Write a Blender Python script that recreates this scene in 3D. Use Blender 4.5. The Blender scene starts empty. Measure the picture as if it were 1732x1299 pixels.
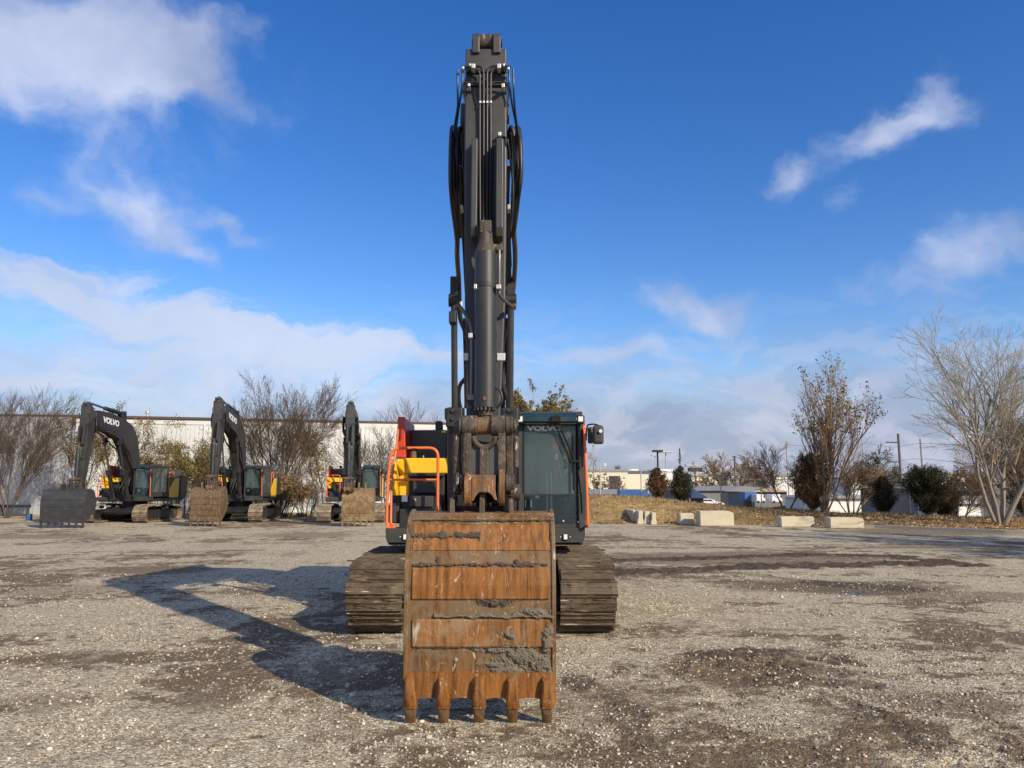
import bpy, math, random
import numpy as np
from mathutils import Vector, Matrix
rad = math.radians
SC = bpy.context.scene
COL = SC.collection

# ------------------------------------------------------------------ camera
F, H, PITCH = 1301.0, 1.9, math.atan((821 - 649.5) / 1301.0)
cam_d = bpy.data.cameras.new('camera'); cam = bpy.data.objects.new('camera', cam_d); COL.objects.link(cam)
cam.location = (0, 0, H); cam.rotation_euler = (math.pi / 2 + PITCH, 0, 0)
cam_d.sensor_fit = 'HORIZONTAL'; cam_d.sensor_width = 36.0; cam_d.lens = 36.0 * F / 1732.0
cam_d.clip_start = 0.1; cam_d.clip_end = 6000
SC.camera = cam
CP, SP = math.cos(PITCH), math.sin(PITCH)

def at(u, v, Y):
    """photo pixel (1732x1299) seen at ground distance Y -> world point"""
    a, b = (u - 866) / F, (649.5 - v) / F
    t = Y / (CP - b * SP)
    return Vector((a * t, Y, H + t * (SP + b * CP)))
def gnd(u, v, z=0.0):
    a, b = (u - 866) / F, (649.5 - v) / F
    t = (z - H) / (SP + b * CP)
    return Vector((a * t, t * (CP - b * SP), z))

# ------------------------------------------------------------------ sky + sun
SUN_EL, SUN_DIR = rad(28.9), Vector((0.674, -0.739, 0))      # towards the sun
w = bpy.data.worlds.new('World'); SC.world = w; w.use_nodes = True
nt = w.node_tree; nt.nodes.clear()
def N(tree, typ, **kw):
    n = tree.nodes.new(typ)
    for k, v in kw.items():
        if k == 'inputs':
            for i, val in v.items(): n.inputs[i].default_value = val
        else: setattr(n, k, v)
    return n
def math_n(tree, op, a, b=None, c=None, clamp=False):
    n = tree.nodes.new('ShaderNodeMath'); n.operation = op; n.use_clamp = clamp
    for i, x in enumerate((a, b, c)):
        if x is None: continue
        if hasattr(x, 'links'): tree.links.new(x, n.inputs[i])
        else: n.inputs[i].default_value = x
    return n.outputs[0]
def build_world():
    L = nt.links.new
    out = N(nt, 'ShaderNodeOutputWorld'); bg = N(nt, 'ShaderNodeBackground')
    sky = N(nt, 'ShaderNodeTexSky', sky_type='NISHITA', sun_disc=False)
    sky.sun_elevation = SUN_EL
    sky.sun_rotation = math.atan2(SUN_DIR.x, SUN_DIR.y)
    sky.altitude = 300; sky.air_density = 1.0; sky.dust_density = 0.6; sky.ozone_density = 2.2
    tc = N(nt, 'ShaderNodeTexCoord')
    sep = N(nt, 'ShaderNodeSeparateXYZ'); L(tc.outputs['Generated'], sep.inputs[0])
    az = math_n(nt, 'ARCTAN2', sep.outputs[0], sep.outputs[1])
    el = math_n(nt, 'ARCSINE', sep.outputs[2])
    comb = N(nt, 'ShaderNodeCombineXYZ'); L(az, comb.inputs[0]); L(el, comb.inputs[1])
    # wobble
    nz = N(nt, 'ShaderNodeTexNoise', inputs={'Scale': 7.0, 'Detail': 5.0, 'Roughness': 0.55}); L(comb.outputs[0], nz.inputs['Vector'])
    sub = N(nt, 'ShaderNodeVectorMath', operation='SUBTRACT'); L(nz.outputs['Color'], sub.inputs[0]); sub.inputs[1].default_value = (.5, .5, .5)
    scl = N(nt, 'ShaderNodeVectorMath', operation='SCALE'); L(sub.outputs[0], scl.inputs[0]); scl.inputs['Scale'].default_value = 0.13
    wv = N(nt, 'ShaderNodeVectorMath', operation='ADD'); L(comb.outputs[0], wv.inputs[0]); L(scl.outputs[0], wv.inputs[1])
    def blob(u, v, ru, rv, rot, dens):
        d = (at(u, v, 100) - Vector((0, 0, H))).normalized()
        m = N(nt, 'ShaderNodeMapping', vector_type='TEXTURE')
        m.inputs['Location'].default_value = (math.atan2(d.x, d.y), math.asin(d.z), 0)
        m.inputs['Rotation'].default_value = (0, 0, rad(-rot))
        m.inputs['Scale'].default_value = (ru / 1380, rv / 1380, 1)
        L(wv.outputs[0], m.inputs['Vector'])
        ln = N(nt, 'ShaderNodeVectorMath', operation='LENGTH'); L(m.outputs[0], ln.inputs[0])
        g = math_n(nt, 'MULTIPLY', ln.outputs['Value'], ln.outputs['Value'])
        g = math_n(nt, 'MULTIPLY', g, -1.1)
        g = math_n(nt, 'EXPONENT', g)
        return math_n(nt, 'MULTIPLY', g, dens)
    def total(bl):
        acc = None
        for b in bl:
            o = blob(*b); acc = o if acc is None else math_n(nt, 'ADD', acc, o)
        return acc
    puffs = total([(120, 70, 270, 120, 0, 1.25), (270, 95, 110, 110, 30, .75), (225, 350, 105, 52, 10, .95), (340, 415, 85, 32, 35, .9),
                   (405, 372, 90, 28, 20, .85), (90, 350, 40, 18, 0, .45), (330, 600, 150, 42, 5, .75),
                   (1500, 225, 100, 50, -15, .95), (1325, 308, 65, 32, -20, .8), (1432, 358, 30, 40, 40, .45), (1610, 150, 30, 55, 25, .35),
                   (1165, 500, 100, 48, 5, 1.1), (1240, 540, 70, 50, 0, .8), (1590, 450, 200, 50, -18, .6), (1700, 400, 110, 60, -35, .5),
                   (1040, 605, 160, 34, 0, .85), (1300, 668, 62, 30, 0, .85), (1490, 655, 58, 26, 0, .8), (1515, 702, 60, 22, 0, .7), (1130, 735, 45, 16, -10, .5),
                   (660, 625, 60, 30, 0, .35), (1620, 640, 120, 25, 0, .4), (-500, 250, 250, 120, 0, 1.0), (2300, 300, 250, 120, 0, 1.0)])
    wisps = total([(50, 480, 150, 30, 6, .95), (250, 525, 200, 52, 16, 1.0), (470, 590, 240, 44, 8, .95), (680, 603, 200, 22, 3, .9), (330, 650, 330, 40, 0, .7), (130, 600, 240, 40, 0, .5), (980, 620, 120, 16, 0, .3)])
    # detail noise
    mp = N(nt, 'ShaderNodeMapping'); mp.inputs['Scale'].default_value = (1, 1.5, 1); L(wv.outputs[0], mp.inputs['Vector'])
    n1 = N(nt, 'ShaderNodeTexNoise', inputs={'Scale': 9.0, 'Detail': 7.0, 'Roughness': 0.52}); L(mp.outputs[0], n1.inputs['Vector'])
    mp2 = N(nt, 'ShaderNodeMapping'); mp2.inputs['Rotation'].default_value = (0, 0, rad(9)); mp2.inputs['Scale'].default_value = (3, 16, 1); L(wv.outputs[0], mp2.inputs['Vector'])
    n2 = N(nt, 'ShaderNodeTexNoise', inputs={'Scale': 2.2, 'Detail': 9.0, 'Roughness': 0.62}); L(mp2.outputs[0], n2.inputs['Vector'])
    def mapr(x, a, b, c=0., d=1.):
        m = N(nt, 'ShaderNodeMapRange', interpolation_type='SMOOTHSTEP'); L(x, m.inputs['Value'])
        m.inputs['From Min'].default_value = a; m.inputs['From Max'].default_value = b
        m.inputs['To Min'].default_value = c; m.inputs['To Max'].default_value = d
        return m.outputs[0]
    d1 = math_n(nt, 'MULTIPLY_ADD', math_n(nt, 'SUBTRACT', n1.outputs['Fac'], .5), 2.1, puffs)
    d1 = math_n(nt, 'MULTIPLY', mapr(d1, .22, 1.35), mapr(puffs, .04, .35))
    d2 = math_n(nt, 'MULTIPLY_ADD', math_n(nt, 'SUBTRACT', n2.outputs['Fac'], .5), 3.0, wisps)
    d2 = math_n(nt, 'MULTIPLY', math_n(nt, 'MULTIPLY', mapr(d2, .15, 1.35), mapr(wisps, .03, .4)), .8)
    # low bank of cloud close to the horizon
    n3 = N(nt, 'ShaderNodeTexNoise', inputs={'Scale': 6.0, 'Detail': 6.0, 'Roughness': 0.55})
    mp3 = N(nt, 'ShaderNodeMapping'); mp3.inputs['Scale'].default_value = (1, 3.2, 1); L(wv.outputs[0], mp3.inputs['Vector']); L(mp3.outputs[0], n3.inputs['Vector'])
    ele = math_n(nt, 'MULTIPLY_ADD', math_n(nt, 'SUBTRACT', n3.outputs['Fac'], .5), .13, el)
    d3 = mapr(ele, .05, .215, .9, 0.)
    n5 = N(nt, 'ShaderNodeTexNoise', inputs={'Scale': 11.0, 'Detail': 6.0, 'Roughness': 0.5}); L(mp3.outputs[0], n5.inputs['Vector'])
    lowp = math_n(nt, 'MULTIPLY', mapr(n5.outputs['Fac'], .47, .60), mapr(el, .015, .27, .8, 0.))
    dens = math_n(nt, 'MAXIMUM', d1, d2)
    # broken cloud added behind and above the camera, unseen, to lift the shadow fill
    nb = N(nt, 'ShaderNodeTexNoise', inputs={'Scale': 3.0, 'Detail': 6.0, 'Roughness': 0.55}); L(tc.outputs['Generated'], nb.inputs['Vector'])
    rest = mapr(math_n(nt, 'SUBTRACT', math_n(nt, 'MULTIPLY', sep.outputs[2], .9), sep.outputs[1]), -.05, .45)
    dens = math_n(nt, 'MAXIMUM', dens, math_n(nt, 'MULTIPLY', rest, mapr(nb.outputs['Fac'], .38, .62)))
    # sky colour : nishita, graded
    hs = N(nt, 'ShaderNodeHueSaturation', inputs={'Saturation': 1.36, 'Value': 1.16, 'Hue': .514}); L(sky.outputs[0], hs.inputs['Color'])
    # cloud colour : whiter in thick sunlit cores with grey-blue modulation
    cr = N(nt, 'ShaderNodeValToRGB')
    cr.color_ramp.elements[0].position = .33; cr.color_ramp.elements[0].color = (2.3, 2.8, 4.2, 1)
    cr.color_ramp.elements[1].position = .68; cr.color_ramp.elements[1].color = (5.3, 5.7, 7.0, 1)
    n4 = N(nt, 'ShaderNodeTexNoise', inputs={'Scale': 4.5, 'Detail': 4.0}); L(wv.outputs[0], n4.inputs['Vector']); L(n4.outputs['Fac'], cr.inputs[0])
    bankc = N(nt, 'ShaderNodeValToRGB')
    bankc.color_ramp.elements[0].position = .35; bankc.color_ramp.elements[0].color = (2.1, 2.45, 3.6, 1)
    bankc.color_ramp.elements[1].position = .72; bankc.color_ramp.elements[1].color = (3.3, 3.5, 4.6, 1)
    L(n3.outputs['Fac'], bankc.inputs[0])
    def mix(f, a, b):
        m = N(nt, 'ShaderNodeMix', data_type='RGBA'); L(f, m.inputs['Factor']); L(a, m.inputs[6]); L(b, m.inputs[7]); return m.outputs[2]
    c = mix(d3, hs.outputs[0], bankc.outputs[0])
    c = mix(math_n(nt, 'MULTIPLY', dens, .82), c, cr.outputs[0])
    lc = N(nt, 'ShaderNodeRGB'); lc.outputs[0].default_value = (4.3, 4.4, 5.4, 1)
    c = mix(math_n(nt, 'MULTIPLY', lowp, .75), c, lc.outputs[0])
    wc = N(nt, 'ShaderNodeRGB'); wc.outputs[0].default_value = (4.6, 5.2, 6.3, 1)
    c = mix(math_n(nt, 'MULTIPLY', d2, .75), c, wc.outputs[0])
    L(c, bg.inputs['Color']); bg.inputs['Strength'].default_value = 0.125
    L(bg.outputs[0], out.inputs['Surface'])
build_world()
sd = bpy.data.lights.new('sun', 'SUN'); sd.energy = 4.7; sd.angle = rad(0.53); sd.color = (1.0, 0.89, 0.71)
sun = bpy.data.objects.new('sun', sd); COL.objects.link(sun)
sv = Vector((SUN_DIR.x * math.cos(SUN_EL), SUN_DIR.y * math.cos(SUN_EL), math.sin(SUN_EL)))
sun.rotation_euler = sv.to_track_quat('Z', 'Y').to_euler(); sun.location = (20, -20, 30)
SC.view_settings.view_transform = 'Standard'; SC.view_settings.look = 'None'
SC.view_settings.exposure = 0.22; SC.view_settings.gamma = 1.0; SC.view_settings.use_curve_mapping = False

# ------------------------------------------------------------------ helpers
class MB:
    """collects shapes, builds them as one mesh object"""
    def __init__(s): s.v = []; s.f = []
    def add(s, vs, fs):
        o = len(s.v); s.v.extend([tuple(p) for p in vs]); s.f.extend([tuple(i + o for i in f) for f in fs]); return s
    def box(s, x0, x1, y0, y1, z0, z1):
        return s.add([(x0,y0,z0),(x1,y0,z0),(x1,y1,z0),(x0,y1,z0),(x0,y0,z1),(x1,y0,z1),(x1,y1,z1),(x0,y1,z1)],
                     [(0,3,2,1),(4,5,6,7),(0,1,5,4),(1,2,6,5),(2,3,7,6),(3,0,4,7)])
    def pbox(s, u0, u1, v0, v1, Y0, Y1):
        """box whose face at Y0 spans photo pixels u0..u1, v0(top)..v1"""
        vm = (v0 + v1) / 2
        return s.box(at(u0, vm, Y0).x, at(u1, vm, Y0).x, Y0, Y1, at(u0, v1, Y0).z, at(u0, v0, Y0).z)
    def prism(s, prof, x0, x1):
        """profile of (y,z) extruded along x"""
        n = len(prof)
        a = sum(prof[i][0]*prof[(i+1)%n][1]-prof[(i+1)%n][0]*prof[i][1] for i in range(n))
        if a < 0: prof = prof[::-1]
        vs = [(x0, y, z) for y, z in prof] + [(x1, y, z) for y, z in prof]
        fs = [tuple(range(n))[::-1], tuple(range(n, 2*n))] + [(i, (i+1)%n, n+(i+1)%n, n+i) for i in range(n)]
        return s.add(vs, fs)
    def prismxz(s, prof, y0, y1):
        n = len(prof)
        a = sum(prof[i][0]*prof[(i+1)%n][1]-prof[(i+1)%n][0]*prof[i][1] for i in range(n))
        if a < 0: prof = prof[::-1]
        vs = [(x, y0, z) for x, z in prof] + [(x, y1, z) for x, z in prof]
        fs = [tuple(range(n)), tuple(range(n, 2*n))[::-1]] + [((i+1)%n, i, n+i, n+(i+1)%n) for i in range(n)]
        return s.add(vs, fs)
    def tube(s, pts, r, n=8, caps=True):
        pts = [Vector(p) for p in pts]; m = len(pts)
        rs = r if hasattr(r, '__len__') else [r] * m
        vs = []; ref = None
        for i, p in enumerate(pts):
            d = (pts[min(i+1, m-1)] - pts[max(i-1, 0)])
            if d.length < 1e-9: d = Vector((0, 0, 1))
            d.normalize()
            if ref is None: ref = Vector((1, 0, 0)) if abs(d.x) < .9 else Vector((0, 1, 0))
            a = (ref - d * ref.dot(d)).normalized(); b = d.cross(a); ref = a
            for k in range(n):
                t = 2 * math.pi * k / n
                vs.append(p + (a * math.cos(t) + b * math.sin(t)) * rs[i])
        fs = [(i*n+k, i*n+(k+1)%n, (i+1)*n+(k+1)%n, (i+1)*n+k) for i in range(m-1) for k in range(n)]
        if caps: fs += [tuple(range(n))[::-1], tuple((m-1)*n+k for k in range(n))]
        return s.add(vs, fs)
    def smooth_tube(s, pts, r, n=8, sub=6):
        return s.tube(catmull(pts, sub), r, n)
    def cyl(s, p0, p1, r, n=20, r1=None):
        return s.tube([p0, p1], [r, r if r1 is None else r1], n)
    def xcyl(s, x0, x1, y, z, r, n=24): return s.cyl((x0, y, z), (x1, y, z), r, n)
    def split(s):
        par = list(range(len(s.v)))
        def find(a):
            while par[a] != a: par[a] = par[par[a]]; a = par[a]
            return a
        for f in s.f:
            r = find(f[0])
            for i in f[1:]: par[find(i)] = r
        groups = {}
        for f in s.f: groups.setdefault(find(f[0]), []).append(f)
        out = []
        for fs in groups.values():
            ids = sorted({i for f in fs for i in f}); mp = {i: k for k, i in enumerate(ids)}
            m = MB(); m.v = [s.v[i] for i in ids]; m.f = [tuple(mp[i] for i in f) for f in fs]; out.append(m)
        return out
    def each(s, name, mat, parent=None, **kw):
        """every loose piece becomes a part of its own"""
        return [m.build(name, mat, parent, **kw) for m in s.split()]
    def build(s, name, mat, parent=None, smooth=None, bevel=0, seg=2, origin=None):
        me = bpy.data.meshes.new(name)
        o0 = ROOT.get(parent.name, (0, 0, 0)) if parent is not None else (origin or (0, 0, 0))
        me.from_pydata([(a - o0[0], b - o0[1], c - o0[2]) for a, b, c in s.v], [], s.f); me.update()
        me.materials.append(mat)
        if smooth is not None:
            me.shade_smooth(); me.set_sharp_from_angle(angle=rad(smooth))
        o = bpy.data.objects.new(name, me); COL.objects.link(o)
        if parent is not None: o.parent = parent; ROOT[o.name] = o0
        elif origin: o.location = origin
        if bevel:
            b = o.modifiers.new('bevel', 'BEVEL'); b.width = bevel; b.segments = seg; b.limit_method = 'ANGLE'; b.angle_limit = rad(40)
        return o
ROOT = {}
def catmull(pts, sub=6):
    P = [Vector(p) for p in pts]; P = [P[0]*2 - P[1]] + P + [P[-1]*2 - P[-2]]; out = []
    for i in range(1, len(P)-2):
        for k in range(sub):
            t = k / sub
            out.append(.5*((2*P[i]) + (P[i+1]-P[i-1])*t + (2*P[i-1]-5*P[i]+4*P[i+1]-P[i+2])*t*t + (3*P[i]-P[i-1]-3*P[i+1]+P[i+2])*t**3))
    out.append(P[-2]); return out
def tag(o, label=None, cat=None, group=None, kind=None):
    if label: o['label'] = label
    if cat: o['category'] = cat
    if group: o['group'] = group
    if kind: o['kind'] = kind
    return o
def thing(name, loc, label, cat, group=None):
    o = bpy.data.objects.new(name, None); COL.objects.link(o); o.location = loc; o.empty_display_size = .3
    ROOT[o.name] = tuple(loc)
    return tag(o, label, cat, group)
def children(o): return [c for c in bpy.data.objects if c.parent == o]
def np_mesh(name, verts, faces, mat, parent=None, smooth=False, attrs=None, origin=(0, 0, 0)):
    verts = np.asarray(verts, dtype=np.float32) - np.array(origin, dtype=np.float32); faces = np.asarray(faces, dtype=np.int32)
    k = faces.shape[1]
    me = bpy.data.meshes.new(name)
    me.vertices.add(len(verts)); me.vertices.foreach_set('co', verts.ravel())
    me.loops.add(faces.size); me.loops.foreach_set('vertex_index', faces.ravel())
    me.polygons.add(len(faces)); me.polygons.foreach_set('loop_start', np.arange(0, faces.size, k, dtype=np.int32))
    me.polygons.foreach_set('loop_total', np.full(len(faces), k, dtype=np.int32))
    if smooth: me.polygons.foreach_set('use_smooth', np.ones(len(faces), dtype=bool))
    for nm, arr in (attrs or {}).items():
        a = me.attributes.new(nm, 'FLOAT', 'POINT'); a.data.foreach_set('value', np.asarray(arr, dtype=np.float32).ravel())
    me.update(calc_edges=True); me.validate()
    me.materials.append(mat)
    o = bpy.data.objects.new(name, me); COL.objects.link(o)
    if parent is not None: o.parent = parent
    else: o.location = origin
    return o

# ------------------------------------------------------------------ materials
def new_mat(name):
    m = bpy.data.materials.new(name); m.use_nodes = True; t = m.node_tree
    return m, t, t.nodes['Principled BSDF']
def ramp(t, fac, stops):
    r = t.nodes.new('ShaderNodeValToRGB'); t.links.new(fac, r.inputs[0])
    e = r.color_ramp.elements
    while len(e) > 1: e.remove(e[-1])
    e[0].position = stops[0][0]; e[0].color = (*stops[0][1], 1)
    for p, c in stops[1:]:
        x = e.new(p); x.color = (*c, 1)
    return r.outputs[0]
def noise(t, scale, detail=4, rough=.55, vec=None, mapscale=None, coord='Object', dist=0.):
    n = t.nodes.new('ShaderNodeTexNoise'); n.inputs['Scale'].default_value = scale; n.inputs['Detail'].default_value = detail
    n.inputs['Roughness'].default_value = rough; n.inputs['Distortion'].default_value = dist
    if vec is None:
        tc = t.nodes.new('ShaderNodeTexCoord'); vec = tc.outputs[coord]
    if mapscale:
        mp = t.nodes.new('ShaderNodeMapping'); mp.inputs['Scale'].default_value = mapscale; t.links.new(vec, mp.inputs['Vector']); vec = mp.outputs[0]
    t.links.new(vec, n.inputs['Vector']); return n.outputs['Fac']
def mixc(t, f, a, b, blend='MIX'):
    m = t.nodes.new('ShaderNodeMix'); m.data_type = 'RGBA'; m.blend_type = blend
    for i, x in ((0, f), (6, a), (7, b)):
        if hasattr(x, 'links'): t.links.new(x, m.inputs[i])
        elif i == 0: m.inputs[0].default_value = x
        else: m.inputs[i].default_value = (*x, 1)
    return m.outputs[2]
def bump(t, bs, h, strength=.3, dist=.01):
    b = t.nodes.new('ShaderNodeBump'); b.inputs['Strength'].default_value = strength; b.inputs['Distance'].default_value = dist
    t.links.new(h, b.inputs['Height']); t.links.new(b.outputs[0], bs.inputs['Normal'])
def paint(name, col, rough=.45, dirt=.25, dirtcol=(.16, .12, .08), metal=0., scale=4., var=.15):
    m, t, b = new_mat(name)
    n = noise(t, scale, 7, .65); n2 = noise(t, scale * 9, 4, .6)
    c = mixc(t, math_n(t, 'MULTIPLY', n2, var), col, tuple(x * .45 for x in col))
    f = math_n(t, 'MULTIPLY', math_n(t, 'SUBTRACT', n, .46), 4.5 * dirt, clamp=True)
    c = mixc(t, f, c, dirtcol)
    t.links.new(c, b.inputs['Base Color']); b.inputs['Metallic'].default_value = metal
    t.links.new(math_n(t, 'MULTIPLY_ADD', n, .35, rough - .15), b.inputs['Roughness'])
    bump(t, b, n2, .08, .004)
    return m
M = {}
M['grey'] = paint('charcoal_paint', (.036, .036, .034), .5, .38, (.085, .068, .05), scale=2.2, var=.35)
M['galv_lt'] = paint('grey_reflection', (.30, .31, .30), .5, .0)  # pale grey of the bars that stand for glass reflections
M['black'] = paint('matt_black_lining', (.008, .010, .010), .9, .0)
M['boomgrey'] = paint('boom_charcoal', (.024, .024, .024), .45, .42, (.075, .055, .038), scale=1.6, var=.4)
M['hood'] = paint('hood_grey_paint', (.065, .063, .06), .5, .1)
M['dark'] = paint('black_paint', (.015, .015, .016), .5, .25, (.07, .055, .04))
M['rubber'] = paint('black_rubber', (.012, .012, .013), .42, .1)
M['steeltube'] = paint('steel_tube', (.15, .135, .12), .32, .35, (.09, .06, .04), .6)
M['bright'] = paint('bright_metal', (.55, .54, .50), .4, .2, (.2, .15, .1), .3)
M['yellow'] = paint('yellow_paint', (.80, .47, .015), .4, .08, (.3, .2, .08), var=.08)
M['orange'] = paint('orange_rail', (.80, .16, .035), .4, .08, (.35, .15, .08), var=.1)
M['red'] = paint('red_guard', (.55, .045, .015), .4, .1, (.3, .1, .05), var=.1)
M['white'] = paint('white_label', (.75, .75, .75), .5, .0)
M['label'] = paint('yellow_label', (.75, .72, .03), .5, .0)
M['chrome'] = paint('chrome_rod', (.6, .6, .6), .2, .05, metal=1.)
M['blue_hose'] = paint('blue_hose', (.02, .07, .16), .4, .05)
M['seatcloth'] = paint('seat_cloth', (.09, .095, .10), .9, .05)
M['console'] = paint('grey_console', (.028, .03, .03), .6, .1)
M['visor'] = paint('teal_visor', (.012, .035, .042), .18, .1)
M['lens'] = paint('lamp_lens', (.75, .76, .72), .15, .05)
M['sky_lamp'] = M['lens']

def muddy_steel(name, rust=(.33, .13, .035), mud=(.21, .155, .10), mudlvl=.5, bars=False):
    m, t, b = new_mat(name)
    n = noise(t, 3.1, 10, .72, dist=.5); st = noise(t, 5.5, 6, .7, mapscale=(.5, 2, 2.5) if bars else (4.5, 2, .35)); fine = noise(t, 45, 5, .7)
    c = ramp(t, st, [(.32, tuple(x*.22 for x in rust)), (.42, tuple(x*.6 for x in rust)), (.53, rust), (.68, (rust[0]*1.35, rust[1]*1.5, rust[2]*1.9))])
    c = mixc(t, math_n(t, 'MULTIPLY', math_n(t, 'SUBTRACT', fine, .45), 2.5, clamp=True), c, (mud[0]*.8, mud[1]*.7, mud[2]*.6))
    mf = math_n(t, 'MULTIPLY', math_n(t, 'SUBTRACT', n, mudlvl), 9, clamp=True)
    c = mixc(t, math_n(t, 'MULTIPLY', mf, .8), c, mud)
    sc = noise(t, 3.2, 3, .5, mapscale=(.8, 6, 9) if bars else (6, 6, 1.2), dist=.3 if bars else 1.2)
    c = mixc(t, math_n(t, 'MULTIPLY', math_n(t, 'SUBTRACT', sc, .655), 12, clamp=True), c, (.46, .37, .27))
    sd_ = noise(t, 2.3, 2, .5, mapscale=(3, 3, 1.1), dist=2.2)
    if not bars: c = mixc(t, math_n(t, 'MULTIPLY', math_n(t, 'GREATER_THAN', math_n(t, 'SUBTRACT', .004, math_n(t, 'ABSOLUTE', math_n(t, 'SUBTRACT', sd_, .61))), 0), .55), c, (.50, .38, .25))
    t.links.new(c, b.inputs['Base Color']); b.inputs['Roughness'].default_value = .62; b.inputs['Specular IOR Level'].default_value = .3
    bump(t, b, math_n(t, 'ADD', fine, math_n(t, 'MULTIPLY', n, 1.5)), .35, .008)
    return m
M['rust'] = muddy_steel('rusty_bucket_steel', (.17, .080, .026), (.165, .118, .070), .45)
M['rust2'] = muddy_steel('orange_rust_plate', (.245, .092, .018), (.20, .125, .062), .55)
M['rust3'] = muddy_steel('dusty_rust_plate', (.24, .10, .028), (.27, .185, .11), .49)
M['mudsteel'] = muddy_steel('mud_covered_steel', (.10, .07, .045), (.16, .12, .08), .5)
M['linkmetal'] = muddy_steel('worn_link_steel', (.055, .048, .040), (.20, .135, .085), .56)
M['linkrust'] = muddy_steel('rusty_link', (.21, .095, .032), (.11, .085, .06), .50)
M['track'] = muddy_steel('muddy_track', (.085, .060, .036), (.15, .112, .070), .50, bars=True)
M['mud'] = paint('dark_mud', (.075, .058, .040), .95, .6, (.13, .105, .08), scale=12, var=.6)
M['greymud'] = paint('grey_dried_mud', (.165, .138, .098), .95, .5, (.12, .10, .075), scale=10, var=.5)
M['bucket_black'] = paint('scuffed_black_bucket', (.035, .036, .037), .5, .3, (.10, .09, .08))
M['bucket_brown'] = muddy_steel('brown_bucket', (.12, .075, .04), (.19, .135, .085), .52)
M['bucket_tan'] = muddy_steel('tan_bucket', (.17, .10, .045), (.25, .18, .10), .48)
M['track_bg'] = muddy_steel('dusty_track', (.16, .12, .085), (.30, .24, .17), .45)

def glass_mat(name, tint, dust):
    m, t, b = new_mat(name); t.nodes.remove(b)
    out = t.nodes['Material Output']
    tr = t.nodes.new('ShaderNodeBsdfTransparent'); tr.inputs[0].default_value = (*tint, 1)
    gl = t.nodes.new('ShaderNodeBsdfGlossy'); gl.inputs['Roughness'].default_value = .03; gl.inputs[0].default_value = (.9, .95, .95, 1)
    df = t.nodes.new('ShaderNodeBsdfDiffuse'); df.inputs[0].default_value = (.30, .42, .40, 1)
    fr = t.nodes.new('ShaderNodeFresnel'); fr.inputs[0].default_value = 1.5
    a = t.nodes.new('ShaderNodeMixShader'); t.links.new(math_n(t, 'MULTIPLY_ADD', fr.outputs[0], .9, .0, clamp=True), a.inputs[0]); t.links.new(tr.outputs[0], a.inputs[1]); t.links.new(gl.outputs[0], a.inputs[2])
    n = noise(t, 1.3, 3, .5)
    c = t.nodes.new('ShaderNodeMixShader'); t.links.new(math_n(t, 'MULTIPLY', n, dust), c.inputs[0]); t.links.new(a.outputs[0], c.inputs[1]); t.links.new(df.outputs[0], c.inputs[2])
    t.links.new(c.outputs[0], out.inputs['Surface'])
    return m
M['glass'] = glass_mat('dusty_windshield_glass', (.92, .97, .96), .26)
M['glass_low'] = glass_mat('lower_glass', (.90, .97, .95), .04)
M['decal'] = paint('frosted_decal', (.75, .78, .76), .6, .0)
M['carglass'] = paint('car_window', (.02, .025, .03), .1, .0)

rng = np.random.default_rng(7); random.seed(7)

def vnoise(x, y, seed=0):
    """value noise, numpy"""
    def h(ix, iy):
        n = (ix * 374761393 + iy * 668265263 + seed * 1442695041) & 0x7fffffff
        n = (n ^ (n >> 13)) * 1274126177 & 0x7fffffff
        return ((n ^ (n >> 16)) & 0xffff) / 65535.0
    ix = np.floor(x).astype(np.int64); iy = np.floor(y).astype(np.int64); fx = x - ix; fy = y - iy
    fx = fx*fx*(3-2*fx); fy = fy*fy*(3-2*fy)
    return (h(ix,iy)*(1-fx)+h(ix+1,iy)*fx)*(1-fy) + (h(ix,iy+1)*(1-fx)+h(ix+1,iy+1)*fx)*fy
def fbm(x, y, oct=4, seed=0, gain=.5):
    a = 0; s = 1; tot = 0
    for i in range(oct):
        a = a + s * vnoise(x * 2**i, y * 2**i, seed + i * 17); tot += s; s *= gain
    return a / tot

# ================================================================== GROUND
def smooth(x): x = np.clip(x, 0, 1); return x*x*(3-2*x)
def feature(X, Y, u, v, ru, rv, rot=0., p=1.0, warp=.35, seed=3):
    c = gnd(u, v); rx = abs(gnd(u + ru, v).x - c.x); y1 = gnd(u, v - rv).y; y2 = gnd(u, v + rv).y; ry = max((y1 - y2) / 2, .02)
    dx = (X - c.x); dy = (Y - (y1 + y2) / 2)
    cr, sr = math.cos(rot), math.sin(rot)
    a = (dx*cr + dy*sr) / rx; b = (-dx*sr + dy*cr) / ry
    d = np.sqrt(a*a + b*b)
    s = 1 / max(min(rx, ry), .15)
    d = d + (fbm(X*s*.9, Y*s*.9, 4, seed) - .5) * 2 * warp
    return smooth((1.15 - d) / .5) * p
def path_feature(X, Y, pts, wid, seed=5):
    """distance to a polyline of photo pixels on the ground"""
    P = [gnd(*p) for p in pts]; best = np.full(X.shape, 1e9)
    for a, b in zip(P[:-1], P[1:]):
        dx, dy = b.x - a.x, b.y - a.y; L2 = dx*dx + dy*dy
        t = np.clip(((X-a.x)*dx + (Y-a.y)*dy) / L2, 0, 1)
        best = np.minimum(best, np.hypot(X-a.x-t*dx, Y-a.y-t*dy))
    d = best / wid + (fbm(X*3, Y*3, 4, seed) - .5) * 1.3
    return smooth((1.1 - d) / .7)
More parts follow.
